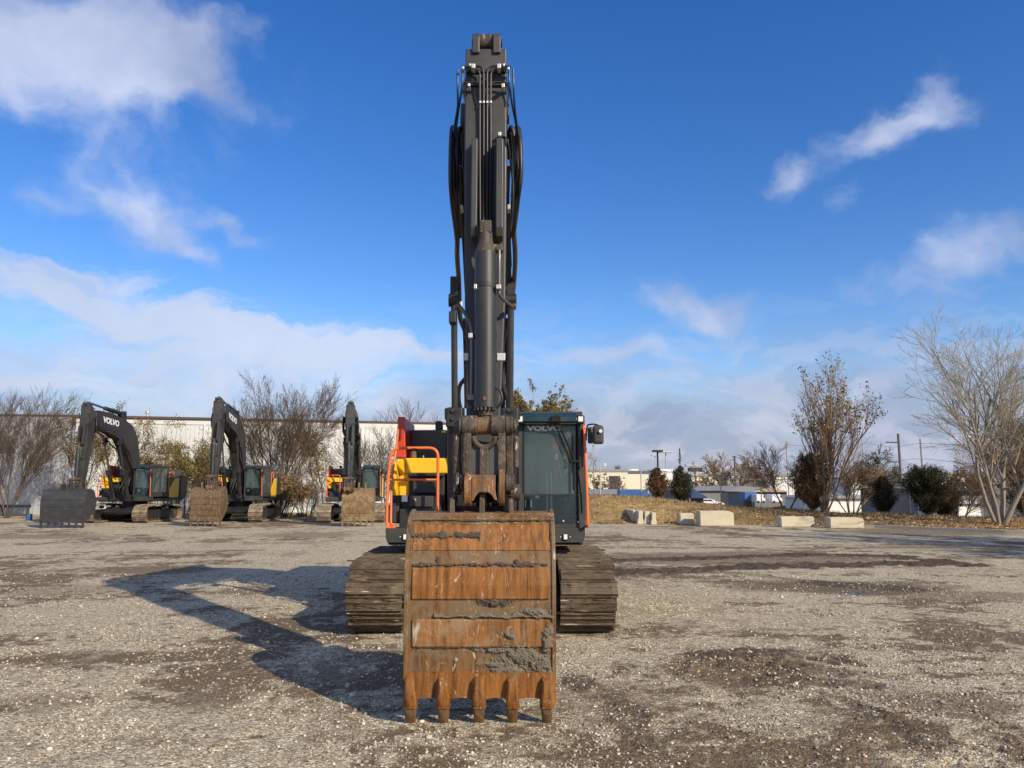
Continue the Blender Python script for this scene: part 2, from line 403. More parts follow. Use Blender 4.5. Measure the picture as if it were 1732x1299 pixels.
def yard_fields(X, Y):
    big = fbm(X*.35 + 3, Y*.22 + 8, 5, 1, .55); mid = fbm(X*1.3, Y*.9, 5, 2, .6); fine = fbm(X*7, Y*7, 4, 4, .6)
    dirt = smooth((big - .50) * 2.2 + (mid - .5) * 2.4 + (fine - .5) * 2.2 + (fbm(X*.3 + Y*.05, Y*3.2, 4, 91) - .5) * 1.6 + .22) * .95
    right = smooth((X - .2) / 2.5) * smooth((7.6 - Y) / 2.0)
    dirt = np.clip(dirt + right * (.55 + (mid - .5) * 2.2), 0, 1)
    rough = np.clip(right * .9, 0, 1)
    for f in [(350, 1185, 75, 26, 0, .75), (260, 965, 120, 9, 0, .8), (90, 1000, 130, 12, 0, .5), (430, 1205, 60, 12, 0, .6), (150, 1110, 110, 12, 0, .55),
              (420, 1000, 60, 10, 0, .7), (60, 1190, 90, 22, 0, .5), (270, 1150, 30, 8, 0, .4), (40, 908, 140, 5, 0, .6), (520, 905, 90, 5, 0, .6),
              (1250, 945, 260, 14, 0, .7), (1430, 995, 200, 14, 0, .8), (1650, 1010, 160, 10, 0, .6), (1260, 1135, 150, 40, 0, .9), (1110, 1060, 60, 10, 0, .35),
              (1600, 1190, 150, 28, 0, .7), (1040, 1200, 130, 50, 0, .5), (1560, 900, 180, 6, 0, .7), (1620, 925, 200, 6, 0, .5), (860, 1265, 120, 25, 0, .4)]:
        dirt = np.maximum(dirt, feature(X, Y, *f[:5], p=f[5]))
    light = np.zeros_like(X)
    for f in [(1090, 1020, 150, 40, 0, .8), (1620, 960, 160, 14, 0, .7), (1290, 1050, 220, 20, 0, .5), (330, 1240, 340, 50, 0, .6), (250, 925, 260, 9, 0, .7), (560, 935, 160, 12, 0, .7),
              (560, 1130, 90, 40, 0, .4), (1330, 1220, 90, 40, 0, .7), (100, 1060, 130, 14, 0, .6), (1150, 1090, 110, 18, 0, .5), (1520, 1160, 110, 18, 0, .5)]:
        light = np.maximum(light, feature(X, Y, *f[:5], p=f[5], seed=9))
    dirt = np.clip(dirt * (1 - light * .75), 0, 1)
    rut = np.zeros_like(X)
    for pts, wd, st in [([(1010, 950), (1180, 945), (1350, 939), (1500, 940), (1640, 956)], .6, 1), ([(1010, 972), (1150, 966), (1260, 958), (1400, 957), (1560, 953)], .8, 1),
                    ([(1200, 968), (1290, 975), (1420, 990), (1600, 1000)], .40, .5), ([(975, 1150), (1040, 1190), (1075, 1225), (1085, 1262)], .26, .62),
                    ([(1200, 1108), (1290, 1104), (1370, 1106), (1430, 1118)], .32, .75), ([(1280, 1158), (1360, 1150), (1480, 1160)], .25, .6), ([(1230, 1130), (1330, 1128), (1420, 1140)], .3, .55),
                    ([(1410, 1175), (1480, 1208), (1580, 1255)], .20, .6), ([(950, 1060), (1000, 1072), (1090, 1070)], .12, .4), ([(0, 965), (200, 975), (330, 962)], .5, .35), ([(120, 1010), (330, 1002), (470, 1010)], .35, .3)]:
        q_ = path_feature(X, Y, pts, wd); rut = np.maximum(rut, q_ * st * np.clip(.25 + 1.7*fbm(X*2.3, Y*2.3, 4, 66), 0, 1))
    dirt = np.maximum(dirt, rut)
    spot = np.zeros_like(X)
    for f in [(432, 1241, 14, 4), (270, 1250, 10, 3), (345, 1243, 6, 2), (1395, 898, 26, 2), (1710, 918, 40, 3), (1345, 895, 14, 2), (1375, 1247, 14, 4), (240, 905, 20, 1.5)]:
        spot = np.maximum(spot, feature(X, Y, *f, 0, 1., .4, 11))
    wet = np.clip(rut * .95 + spot + .4*feature(X, Y, 1430, 995, 170, 12), 0, 1)
    pud = feature(X, Y, 1448, 1003, 24, 3.2, 0, 1., .15)
    # heights
    z = (fbm(X*.6, Y*.6, 3, 21) - .5) * .05 + (fbm(X*4, Y*4, 4, 22) - .5) * .018 + (fbm(X*22, Y*22, 3, 23) - .5) * .012 * (.5 + dirt)
    lump = np.maximum(rut, .8 * feature(X, Y, 1260, 1130, 150, 34)); lump = np.maximum(lump, rough * .5)
    z = z + lump * ((fbm(X*7, Y*7, 4, 24, .6) - .45) * .13 + .008) + lump * ((fbm(X*25, Y*25, 3, 25, .6) - .5) * .045)
    # raised crest beside the ruts lets the low sun shade them
    z = z - spot * .02
    z = z * (1 - pud) - pud * .012
    # track-cleat marks right of the machine
    cle = feature(X, Y, 1120, 1030, 60, 14, 0, 1., .2)
    z = z + cle * .012 * np.sign(np.sin(Y * 2*np.pi/.2)) * (fbm(X*2, Y*2, 2, 31) > .4)
    return z, dirt, wet, pud
def edge(X): return np.interp(X, [-100, 9, 13, 16, 20, 30, 60], [38.0, 38.0, 37.2, 35.6, 31.2, 25.5, 18])
def build_yard():
    ncol = 760
    Ys = np.concatenate([np.linspace(-14, 2.6, 14), 2.8 * (45 / 2.8) ** np.linspace(0, 1, 900), np.linspace(46, 120, 30)])
    s = np.linspace(-1, 1, ncol)
    Y, S = np.meshgrid(Ys, s, indexing='ij')
    Wd = np.clip(np.maximum(Ys, 2.8) * .86 + 2.0, 0, 200); X = S * Wd[:, None]
    X = np.where(Y < 2.7, S * 30, X)
    z, dirt, wet, pud = yard_fields(X, Y)
    fade = smooth((60 - Y) / 30); z = z * (.3 + .7*fade)
    # the yard sheet dips under the bank on the right
    under = (X > 2.2) & (Y > edge(X) + .5)
    z = np.where(under, np.where(Y > edge(X) + 8, -2.6, -.3), z)
    V = np.stack([X, Y, z], -1).reshape(-1, 3)
    R, C = Y.shape; i = np.arange(R*C).reshape(R, C)
    Fq = np.stack([i[:-1,:-1], i[:-1,1:], i[1:,1:], i[1:,:-1]], -1).reshape(-1, 4)
    m, t, b = new_mat('gravel_and_dirt')
    A = lambda nm: (lambda n: (setattr(n, 'attribute_name', nm), n.outputs['Fac'])[1])(t.nodes.new('ShaderNodeAttribute'))
    dirt_a, wet_a, pud_a = A('dirt'), A('wet'), A('puddle')
    tc = t.nodes.new('ShaderNodeTexCoord').outputs['Object']
    def vor(scale, feat='F1'):
        v = t.nodes.new('ShaderNodeTexVoronoi'); v.feature = feat; v.inputs['Scale'].default_value = scale; t.links.new(tc, v.inputs['Vector']); return v
    v1 = vor(42); v2 = vor(95); v3 = vor(19)
    sepc = t.nodes.new('ShaderNodeSeparateColor'); t.links.new(v1.outputs['Color'], sepc.inputs[0])
    sepd = t.nodes.new('ShaderNodeSeparateColor'); t.links.new(v2.outputs['Color'], sepd.inputs[0])
    sepe = t.nodes.new('ShaderNodeSeparateColor'); t.links.new(v3.outputs['Color'], sepe.inputs[0])
    g1 = ramp(t, sepc.outputs[0], [(0, (.09, .072, .048)), (.35, (.31, .262, .182)), (.7, (.54, .465, .345)), (1, (.95, .86, .68))])
    g2 = ramp(t, sepd.outputs[0], [(0, (.085, .068, .045)), (.5, (.33, .28, .20)), (1, (.82, .72, .55))])
    nmix = noise(t, 6, 5, .6, vec=tc)
    grav = mixc(t, math_n(t, 'MULTIPLY_ADD', math_n(t, 'SUBTRACT', nmix, .5), 3, .5, clamp=True), g1, g2)
    dn = noise(t, 30, 8, .7, vec=tc)
    dcol = ramp(t, dn, [(.3, (.060, .042, .026)), (.5, (.150, .110, .070)), (.75, (.30, .235, .155))])
    # stones lying in the dirt
    st = math_n(t, 'GREATER_THAN', sepe.outputs[1], .80)
    near = math_n(t, 'LESS_THAN', v3.outputs['Distance'], .36)
    st = math_n(t, 'MULTIPLY', math_n(t, 'MULTIPLY', st, near), .85)
    stc = ramp(t, sepe.outputs[0], [(0, (.25, .22, .18)), (1, (.62, .58, .52))])
    dcol = mixc(t, st, dcol, stc)
    # dirt mask broken up by noise
    dm = math_n(t, 'ADD', dirt_a, math_n(t, 'MULTIPLY', math_n(t, 'SUBTRACT', noise(t, 13, 7, .7, vec=tc), .5), 1.3))
    dm = math_n(t, 'MULTIPLY_ADD', math_n(t, 'SUBTRACT', dm, .5), 1.5, .50, clamp=True)
    c = mixc(t, dm, grav, dcol)
    wetf = math_n(t, 'MULTIPLY_ADD', math_n(t, 'SUBTRACT', math_n(t, 'ADD', wet_a, math_n(t, 'MULTIPLY', math_n(t, 'SUBTRACT', dn, .5), 1.6)), .5), 2.2, .5, clamp=True)
    wetf = math_n(t, 'MULTIPLY', wetf, math_n(t, 'GREATER_THAN', wet_a, .05))
    c = mixc(t, math_n(t, 'MULTIPLY', wetf, .72), c, (.050, .035, .022))
    c = mixc(t, 1.0, c, (1.10, 1.055, .97), 'MULTIPLY')
    c = mixc(t, pud_a, c, (.05, .045, .04))
    t.links.new(c, b.inputs['Base Color'])
    r = math_n(t, 'MULTIPLY_ADD', wetf, -.2, .92)
    r = math_n(t, 'MULTIPLY_ADD', math_n(t, 'GREATER_THAN', pud_a, .5), -.85, r, clamp=True)
    t.links.new(r, b.inputs['Roughness']); b.inputs['Specular IOR Level'].default_value = .25
    h = math_n(t, 'MULTIPLY', v1.outputs['Distance'], -1.2)
    h = math_n(t, 'ADD', h, math_n(t, 'MULTIPLY', v2.outputs['Distance'], -.6))
    h = math_n(t, 'ADD', h, math_n(t, 'MULTIPLY', dn, 1.6))
    h = math_n(t, 'MULTIPLY', h, math_n(t, 'SUBTRACT', 1.0, pud_a))
    bump(t, b, h, .8, .014)
    o = np_mesh('gravel_yard', V, Fq, m, smooth=True, attrs={'dirt': dirt, 'wet': wet, 'puddle': pud})
    tag(o, kind='structure')
build_yard()

def ico():
    p = (1 + 5**.5) / 2
    v = np.array([(-1,p,0),(1,p,0),(-1,-p,0),(1,-p,0),(0,-1,p),(0,1,p),(0,-1,-p),(0,1,-p),(p,0,-1),(p,0,1),(-p,0,-1),(-p,0,1)], float)
    v /= np.linalg.norm(v[0])
    f = np.array([(0,11,5),(0,5,1),(0,1,7),(0,7,10),(0,10,11),(1,5,9),(5,11,4),(11,10,2),(10,7,6),(7,1,8),(3,9,4),(3,4,2),(3,2,6),(3,6,8),(3,8,9),(4,9,5),(2,4,11),(6,2,10),(8,6,7),(9,8,1)])
    return v, f
def scatter_stones():
    iv, fi = ico(); n = 70000
    Y = 3.0 + 14 * rng.random(n) ** 1.7; X = (rng.random(n) * 2 - 1) * (Y * .76 + .6)
    z, dirt, wet, pud = yard_fields(X, Y)
    clus = fbm(X*2.2, Y*2.2, 4, 77)
    keep = (rng.random(n) < np.clip((clus - .36) * 3.2, .1, 1)) & (pud < .2)
    X, Y, z = X[keep], Y[keep], z[keep]; n = len(X)
    r = .0045 + .0085 * rng.random(n) ** 2.5 + np.where(rng.random(n) < .012, .012, 0) ; r = r * (1 + Y * .03)
    sc = r[:, None] * rng.uniform(.7, 1.35, (n, 3)); sc[:, 2] *= .7
    th = rng.random(n) * 2*np.pi
    P = iv[None] * (1 + rng.uniform(-.22, .22, (n, 12, 1))) * sc[:, None, :]
    x = P[..., 0]*np.cos(th)[:, None] - P[..., 1]*np.sin(th)[:, None]; y = P[..., 0]*np.sin(th)[:, None] + P[..., 1]*np.cos(th)[:, None]
    V = np.stack([x + X[:, None], y + Y[:, None], P[..., 2] + (z + r*.25)[:, None]], -1).reshape(-1, 3)
    Ft = (fi[None] + (np.arange(n) * 12)[:, None, None]).reshape(-1, 3)
    tone = np.repeat(rng.random(n), 12)
    m, t, b = new_mat('pale_stone'); a = t.nodes.new('ShaderNodeAttribute'); a.attribute_name = 'tone'
    t.links.new(ramp(t, a.outputs['Fac'], [(0, (.12, .095, .065)), (.4, (.33, .28, .205)), (.8, (.48, .42, .325)), (.97, (.68, .61, .50)), (1, (.42, .22, .13))]), b.inputs['Base Color']); b.inputs['Roughness'].default_value = .9
    o = np_mesh('gravel_stones', V, Ft, m, attrs={'tone': tone})
    tag(o, 'loose pale gravel stones strewn over the near yard', 'gravel', kind='stuff')
scatter_stones()

def bank_h(X, Y):
    t = Y - edge(X); C = np.interp(X, [1.5, 3.2, 5, 8, 13, 18, 25, 40], [.0, .95, 1.28, 1.15, .62, .42, .3, .2])
    z = C * smooth(t / 8) - .04 * (t < .15) - (C + 2.4) * smooth((t - 9) / 17) * smooth((X - 1.5) / 5)
    return z + (fbm(X*.5, Y*.5, 4, 41) - .5) * .18 * smooth(t / 1.5) + (fbm(X*3, Y*3, 3, 42) - .5) * .06 * smooth(t / .6)
def build_bank():
    xs = np.linspace(1.5, 75, 420); ts = np.concatenate([np.linspace(-.15, 10, 130), np.linspace(10.3, 32, 40)])
    X, T = np.meshgrid(xs, ts, indexing='xy'); Y = edge(X) + T; z = bank_h(X, Y)
    V = np.stack([X, Y, z], -1).reshape(-1, 3); R, C = X.shape; i = np.arange(R*C).reshape(R, C)
    Fq = np.stack([i[:-1,:-1], i[:-1,1:], i[1:,1:], i[1:,:-1]], -1).reshape(-1, 4)
    m, t, b = new_mat('dry_grass_and_leaves')
    tc = t.nodes.new('ShaderNodeTexCoord').outputs['Object']
    n = noise(t, .55, 8, .65, vec=tc); n2 = noise(t, 9, 6, .75, vec=tc); n3 = noise(t, 3, 5, .7, vec=tc, mapscale=(.35, 1, 1))
    c = ramp(t, n, [(.3, (.12, .08, .035)), (.45, (.26, .17, .065)), (.58, (.38, .255, .10)), (.75, (.48, .35, .17))])
    c = mixc(t, math_n(t, 'MULTIPLY', math_n(t, 'SUBTRACT', n2, .5), 5, clamp=True), c, (.52, .38, .20))
    c = mixc(t, math_n(t, 'MULTIPLY', math_n(t, 'SUBTRACT', n3, .52), 5, clamp=True), c, (.11, .08, .035))
    sp = t.nodes.new('ShaderNodeSeparateXYZ'); t.links.new(tc, sp.inputs[0])
    lf = math_n(t, 'MULTIPLY', math_n(t, 'SUBTRACT', sp.outputs[0], 14), .12, clamp=True)
    c = mixc(t, math_n(t, 'MULTIPLY', lf, .65), c, ramp(t, n2, [(.35, (.09, .05, .025)), (.5, (.25, .14, .06)), (.62, (.42, .27, .14)), (.72, (.60, .44, .28))]))
    t.links.new(c, b.inputs['Base Color']); b.inputs['Roughness'].default_value = .95; b.inputs['Specular IOR Level'].default_value = .1
    bump(t, b, n2, .7, .06)
    tag(np_mesh('grass_bank', V, Fq, m, smooth=True), kind='structure')
build_bank()
def far_ground():
    m, t, b = new_mat('far_ground')
    tc = t.nodes.new('ShaderNodeTexCoord').outputs['Object']
    n = noise(t, .012, 8, .6, vec=tc); n2 = noise(t, .09, 6, .7, vec=tc, mapscale=(1, .25, 1))
    c = ramp(t, n, [(.40, (.085, .085, .085)), (.48, (.13, .13, .125)), (.52, (.20, .16, .09)), (.7, (.14, .11, .07))])
    c = mixc(t, math_n(t, 'MULTIPLY', math_n(t, 'SUBTRACT', n2, .5), 2, clamp=True), c, (.22, .20, .17))
    t.links.new(c, b.inputs['Base Color']); b.inputs['Roughness'].default_value = .95
    o = MB().add([(-3000, 25, -2.42), (3000, 25, -2.42), (3000, 4500, -2.42), (-3000, 4500, -2.42)], [(0, 1, 2, 3)]).build('far_ground', m); tag(o, kind='structure')
far_ground()
def tufts():
    def scat(n, x0, x1, t0, t1): 
        X = rng.uniform(x0, x1, n); Y = edge(X) + rng.uniform(t0, t1, n); return X, Y, bank_h(X, Y)
    X, Y, z = scat(26000, 2, 30, .05, 9.5); k = fbm(X*.8, Y*.8, 3, 51) > .40; X, Y, z = X[k], Y[k], z[k]; n = len(X)
    h = rng.uniform(.05, .20, n); a = rng.random(n)*2*np.pi; wd = .012
    lx = rng.normal(0, .05, n); ly = rng.normal(0, .05, n)
    V = np.stack([np.stack([X - np.cos(a)*wd, Y - np.sin(a)*wd, z - .02], -1), np.stack([X + np.cos(a)*wd, Y + np.sin(a)*wd, z - .02], -1), np.stack([X + lx, Y + ly, z + h], -1)], 1).reshape(-1, 3)
    m, t, b = new_mat('dry_grass_blade'); at_ = t.nodes.new('ShaderNodeAttribute'); at_.attribute_name = 'tone'
    t.links.new(ramp(t, at_.outputs['Fac'], [(0, (.12, .085, .035)), (.6, (.34, .24, .10)), (1, (.55, .42, .22))]), b.inputs['Base Color']); b.inputs['Roughness'].default_value = .9
    tag(np_mesh('dry_grass', V, np.arange(n*3).reshape(-1, 3), m, attrs={'tone': np.repeat(rng.random(n), 3)}), 'dry straw-coloured grass growing on the bank', 'grass', kind='stuff')
    X, Y, z = scat(15000, 3, 32, .0, 9.5); k = rng.random(len(X)) < np.clip((X - 5) / 11, .12, 1); X, Y, z = X[k], Y[k], z[k]; n = len(X)
    s = rng.uniform(.035, .085, n); q = np.stack([rng.normal(0, 1, (n, 3)), rng.normal(0, 1, (n, 3))], 1); q /= np.linalg.norm(q, axis=2, keepdims=True)
    q[..., 2] *= .5
    c = np.stack([X, Y, z + .03], -1)
    V = np.stack([c - q[:, 0]*s[:, None], c - q[:, 1]*s[:, None], c + q[:, 0]*s[:, None], c + q[:, 1]*s[:, None]], 1).reshape(-1, 3)
    m, t, b = new_mat('fallen_leaf'); at_ = t.nodes.new('ShaderNodeAttribute'); at_.attribute_name = 'tone'
    t.links.new(ramp(t, at_.outputs['Fac'], [(0, (.14, .07, .03)), (.5, (.36, .20, .09)), (1, (.62, .45, .28))]), b.inputs['Base Color']); b.inputs['Roughness'].default_value = .8
    tag(np_mesh('fallen_leaves', V, np.arange(n*4).reshape(-1, 4), m, attrs={'tone': np.repeat(rng.random(n), 4)}), 'brown and pale fallen leaves lying on the bank', 'leaves', kind='stuff')
tufts()
# pale kerb edging the yard on the far right
def kerb():
    mb = MB(); xs = np.linspace(14.8, 34, 40); P = [(x, float(edge(x))) for x in xs]
    for (xa, ya), (xb, yb) in zip(P[:-1], P[1:]):
        mb.add([(xa, ya-.22, -.05), (xb, yb-.22, -.05), (xb, yb+.05, -.05), (xa, ya+.05, -.05), (xa, ya-.20, .13), (xb, yb-.20, .13), (xb, yb+.05, .13), (xa, ya+.05, .13)],
               [(4,5,6,7), (0,1,5,4), (2,3,7,6)])
    m = paint('pale_concrete_kerb', (.50, .44, .36), .9, .3, (.3, .25, .18)); tag(mb.build('kerb', m), kind='structure')
kerb()

# ================================================================== EXCAVATOR
def cx(Y): return -.262 - (Y - 6.3) * .025
def slant(mb):
    mb.v = [(x + cx(y), y, z) for x, y, z in mb.v]; return mb
def add_text(body, name, mat, parent, loc, rot, size, sx=1., ext=.004, bold=.012):
    cu = bpy.data.curves.new('lettering', 'FONT'); cu.body = body; cu.size = size; cu.extrude = ext; cu.offset = bold; cu.align_x = 'CENTER'; cu.align_y = 'CENTER'
    tmp = bpy.data.objects.new('tmp_text', cu); COL.objects.link(tmp)
    me = bpy.data.meshes.new_from_object(tmp, depsgraph=bpy.context.evaluated_depsgraph_get()); bpy.data.objects.remove(tmp); bpy.data.curves.remove(cu)
    me.materials.clear(); me.materials.append(mat); me.name = name
    o = bpy.data.objects.new(name, me); COL.objects.link(o)
    o0 = ROOT.get(parent.name, (0, 0, 0)) if parent is not None else (0, 0, 0)
    if parent is not None: o.parent = parent
    o.location = Vector(loc) - Vector(o0); o.rotation_euler = rot; o.scale = (sx, 1, 1)
    return o
def lumps(P, R, name, mat, parent, flat=(1, .5, 1)):
    iv, fi = ico(); n = len(P)
    D = iv[None] * (1 + rng.uniform(-.35, .35, (n, 12, 1))) * np.asarray(R)[:, None, None] * rng.uniform(.7, 1.4, (n, 1, 3)) * np.array(flat)
    V = (D + np.asarray(P)[:, None, :]).reshape(-1, 3); Ft = (fi[None] + (np.arange(n)*12)[:, None, None]).reshape(-1, 3)
    o0 = ROOT.get(parent.name, (0, 0, 0))
    o = np_mesh(name, V, Ft, mat, parent, smooth=True, origin=o0); return o
def resample(path, step):
    P = [Vector((0, a, b)) for a, b in path]; P.append(P[0]); L = [0]
    for a, b in zip(P[:-1], P[1:]): L.append(L[-1] + (b-a).length)
    n = max(3, round(L[-1] / step)); out = []
    for k in range(n):
        s = L[-1] * k / n; i = max(j for j in range(len(L)) if L[j] <= s + 1e-9); i = min(i, len(P)-2)
        t = (s - L[i]) / max(L[i+1]-L[i], 1e-9); out.append(P[i].lerp(P[i+1], t))
    return out
def arc(cy, cz, r, a0, a1, n):
    return [(cy + r*math.cos(rad(a0 + (a1-a0)*k/n)), cz + r*math.sin(rad(a0 + (a1-a0)*k/n))) for k in range(n+1)]

PARTS = {'boom': [], 'arm': [], 'bucket': [], 'track': []}
XR, YR = -.385, 12.3

def track(parent, x0, x1):
    # closed outline of the shoes' outer face, clockwise from the bottom front
    path = arc(10.36, .445, .40, 270, 180, 8)[1:] + [(9.955, .60)] + arc(10.40, .48, .42, 165, 105, 5) + [(10.8, .905), (11.5, .925), (12.3, .93), (13.1, .86)] + arc(13.9, .43, .40, 75, -90, 10) + [(12.2, .03)]
    path = [(y, z if z > .05 else .05) for y, z in path]
    pts = resample(path, .216); mb = MB(); n = len(pts)
    mud = []; 
    for i in range(n):
        p, q = pts[i], pts[(i+1) % n]; d = (q - p).normalized(); nn = Vector((0, -d.z, d.y))
        c = (p + q) / 2
        if nn.dot(c - Vector((0, 12.1, .45))) < 0: nn = -nn
        L = .1055 + random.uniform(-.003, .002); jx0, jx1 = random.uniform(-.016, .016), random.uniform(-.016, .016)
        def P(s, h, x): return (x, c.y + d.y*s + nn.y*h, c.z + d.z*s + nn.z*h)
        g_ = random.uniform(.0, .014); prof = [(-L, -.05), (-L, -.004), (-L*.93, .030), (-L*.84, .030), (-L*.76, g_), (-L*.10, g_+.004), (-L*.04, .022), (L*.06, .022), (L*.12, g_), (L*.62, g_*.5), (L*.68, .024), (L*.78, .024), (L*.84, -.012), (L*.99, -.022), (L*.99, -.05)]
        m = len(prof); vs = [P(s, h, x0 + jx0) for s, h in prof] + [P(s, h, x1 + jx1) for s, h in prof]
        fs = [(k, (k+1) % m, m+(k+1) % m, m+k) for k in range(m)] + [tuple(range(m))[::-1], tuple(range(m, 2*m))]
        mb.add(vs, fs)
        for k in range(34):
            s = random.uniform(-L, L); mud.append(((random.uniform(x0+.02, x1-.02)), c.y + d.y*s + nn.y*.004, max(.01, c.z + d.z*s + nn.z*.004)))
    o = mb.build('track', M['track'], parent); PARTS['track'].append(o)
    mud = np.array(mud); lumps(mud, rng.uniform(.004, .03, len(mud))*np.where(rng.random(len(mud))<.25, 1.3, .7), 'mud_cake', M['track'], o, (3.6, .5, .5))
    xm = (x0 + x1) / 2
    b = MB().box(xm-.16, xm+.16, 10.6, 13.6, .22, .66); b.build('track_frame', M['dark'], o, bevel=.03)
    b = MB()
    for y, z, r in ((10.38, .44, .33), (13.9, .42, .33)): b.xcyl(xm-.12, xm+.12, y, z, r, 28)
    b.each('idler_wheel', M['linkmetal'], o, smooth=35)
    b = MB()
    for k in range(8): b.xcyl(xm-.15, xm+.15, 10.75 + k*.37, .17, .10, 16)
    b.xcyl(xm-.1, xm+.1, 11.5, .78, .07, 14).xcyl(xm-.1, xm+.1, 12.7, .76, .07, 14)
    b.each('roller', M['linkmetal'], o, smooth=35)
    return o

def bucket_shell_y(z):
    return np.interp(z, [0, .36, .75, 1.1, 1.38, 1.55, 1.63, 1.665], [6.50, 6.44, 6.40, 6.385, 6.42, 6.49, 6.56, 6.63])

def build_bucket(root):
    xa, xb = at(685.5, 1000, 6.4).x, at(938.5, 1000, 6.4).x
    prof = [(6.44, .33), (6.42, .55), (6.40, .75), (6.385, 1.1), (6.395, 1.25), (6.42, 1.38), (6.45, 1.47), (6.49, 1.55), (6.56, 1.63), (6.63, 1.665), (6.80, 1.68), (7.0, 1.64), (7.15, 1.5)]
    inner = [(y + .035, z - (.03 if y > 6.5 else 0)) for y, z in prof]
    mb = MB().prism(prof + inner[::-1], xa + .012, xb - .012)
    # concave polygons: rebuild as strips
    mb = MB()
    n = len(prof)
    for i in range(n-1):
        (ya, za), (yb, zb) = prof[i], prof[i+1]; (yc, zc), (yd, zd) = inner[i], inner[i+1]
        mb.add([(xa+.012, ya, za), (xb-.012, ya, za), (xb-.012, yb, zb), (xa+.012, yb, zb), (xa+.012, yc, zc), (xb-.012, yc, zc), (xb-.012, yd, zd), (xa+.012, yd, zd)], [(0,1,2,3), (7,6,5,4), (0,4,5,1), (3,2,6,7)])
    b = mb.build('bucket', M['rust'], root, smooth=25); tag(b, 'rust-brown digging bucket with five teeth resting on the gravel')
    # side plates, standing a little proud of the shell
    def side(x0, x1):
        out = [(y - .014, z) for y, z in prof[:-3]] + [(6.80, 1.695), (7.0, 1.65), (7.2, 1.5), (7.34, 1.15), (7.2, .72), (6.85, .42), (6.55, .30)]
        return MB().prism(out, x0, x1).build('side_plate', M['rust'], b, bevel=.006)
    side(xa - .008, xa + .026); side(xb - .026, xb + .008)
    # narrow ribs running down both edges of the shell
    def strip(u0, u1, v0, v1, th, name, mat, bev=.012, nz=10):
        """plate laid on the curved shell"""
        m2 = MB(); z0, z1 = at(800, v1, 6.42).z, at(800, v0, 6.42).z; X0, X1 = at(u0, (v0+v1)/2, 6.41).x, at(u1, (v0+v1)/2, 6.41).x
        zs = np.linspace(z0, z1, nz)
        pf = [(float(bucket_shell_y(z)) - th, z) for z in zs]; pb = [(float(bucket_shell_y(z)) + .01, z) for z in zs]
        return m2.prism(pf + pb[::-1], X0, X1).build(name, mat, b, bevel=bev, seg=3)
    strip(697, 929.5, 959, 1013, .018, 'wear_plate', M['rust2'])
    strip(697, 929.5, 1046, 1094, .020, 'wear_plate', M['rust3'])
    strip(698, 929.5, 888, 931, .008, 'wear_plate', M['rust2'], .006)
    strip(688, 936, 869, 880, .010, 'top_strip', M['rust'], .006)
    # lip plate with scalloped lower edge
    m2 = MB(); z1 = at(800, 1139, 6.4).z; zl = at(800, 1180, 6.42).z
    tc = [694, 750, 810, 867, 925]; xs = [at(u, 1170, 6.42).x for u in tc]
    px = []
    for i in range(4):
        a, c = xs[i], xs[i+1]
        for k in range(9):
            t = k/8; px.append((a + (c-a)*t, zl - .05 + .05*math.sin(math.pi*t)**.5))
    px = [(xa-.004, zl-.05)] + px + [(xb+.004, zl-.05)]
    for (x0, za_), (x1, zb_) in zip(px[:-1], px[1:]):
        if x1 - x0 < 1e-6: continue
        m2.add([(x0, 6.415, za_), (x1, 6.415, zb_), (x1, 6.395, z1), (x0, 6.395, z1), (x0, 6.475, za_), (x1, 6.475, zb_), (x1, 6.475, z1+.015), (x0, 6.475, z1+.015)], [(0,1,2,3), (7,6,5,4), (0,4,5,1), (3,2,6,7)])
    m2.build('lip_plate', M['rust2'], b, bevel=.0)
    zt = at(800, 1148, 6.38).z
    for x, u in zip(xs, tc):
        # socket (adapter) and tip, in one tapered body
        t = MB(); secs = [(zt+.02, .028, .010, 6.40), (zt-.01, .040, .045, 6.375), (zt-.08, .042, .060, 6.375), (zt-.14, .053, .068, 6.39), (zt-.20, .054, .064, 6.405), (zt-.225, .050, .055, 6.415)]
        def loft(mb_, secs):
            vs = []
            for z, hw, hd, yc in secs:
                ch = min(hw, hd) * .35
                for dx, dy in ((-hw+ch, -hd), (hw-ch, -hd), (hw, -hd+ch), (hw, hd-ch), (hw-ch, hd), (-hw+ch, hd), (-hw, hd-ch), (-hw, -hd+ch)): vs.append((x+dx, yc+hd*.4+dy, z))
            k = len(secs); fs = [(i*8+j, (i+1)*8+j, (i+1)*8+(j+1) % 8, i*8+(j+1) % 8) for i in range(k-1) for j in range(8)]
            fs += [tuple(range(8)), tuple((k-1)*8+j for j in range(8))[::-1]]
            mb_.add(vs, fs)
        loft(t, secs); loft(t, [(zt-.215, .057, .060, 6.407), (zt-.230, .057, .058, 6.412)])
        tooth = t.build('tooth', M['rust2'], b, smooth=40)
        t2 = MB(); loft(t2, [(zt-.235, .046, .055, 6.42), (zt-.30, .043, .038, 6.445), (.012, .037, .014, 6.485), (.0, .034, .008, 6.49)])
        t2.build('tooth_tip', M['rust'], b, smooth=40)
    # dried mud: a crust that rises through the steel wherever it is thick
    nu, nv = 420, 440
    U, V_ = np.meshgrid(np.linspace(686.5, 937.5, nu), np.linspace(871, 1158, nv))
    wob = lambda vc, amp, wd, seed, u0=0, u1=2000: np.clip(1.25 - np.abs(V_ - vc - amp*(fbm(U*.05, U*0+seed, 3, seed)-.5)*2) / (wd*(.25 + 1.5*vnoise(U*.08, U*0+seed*3, seed))), 0, 1) * ((U > u0) & (U < u1))
    ell = lambda uc, vc, ru, rv: np.clip(1.3 - np.sqrt(((U-uc)/ru)**2 + ((V_-vc)/rv)**2) + (fbm(U*.09, V_*.09, 4, int(uc))-.5)*.9, 0, 1)
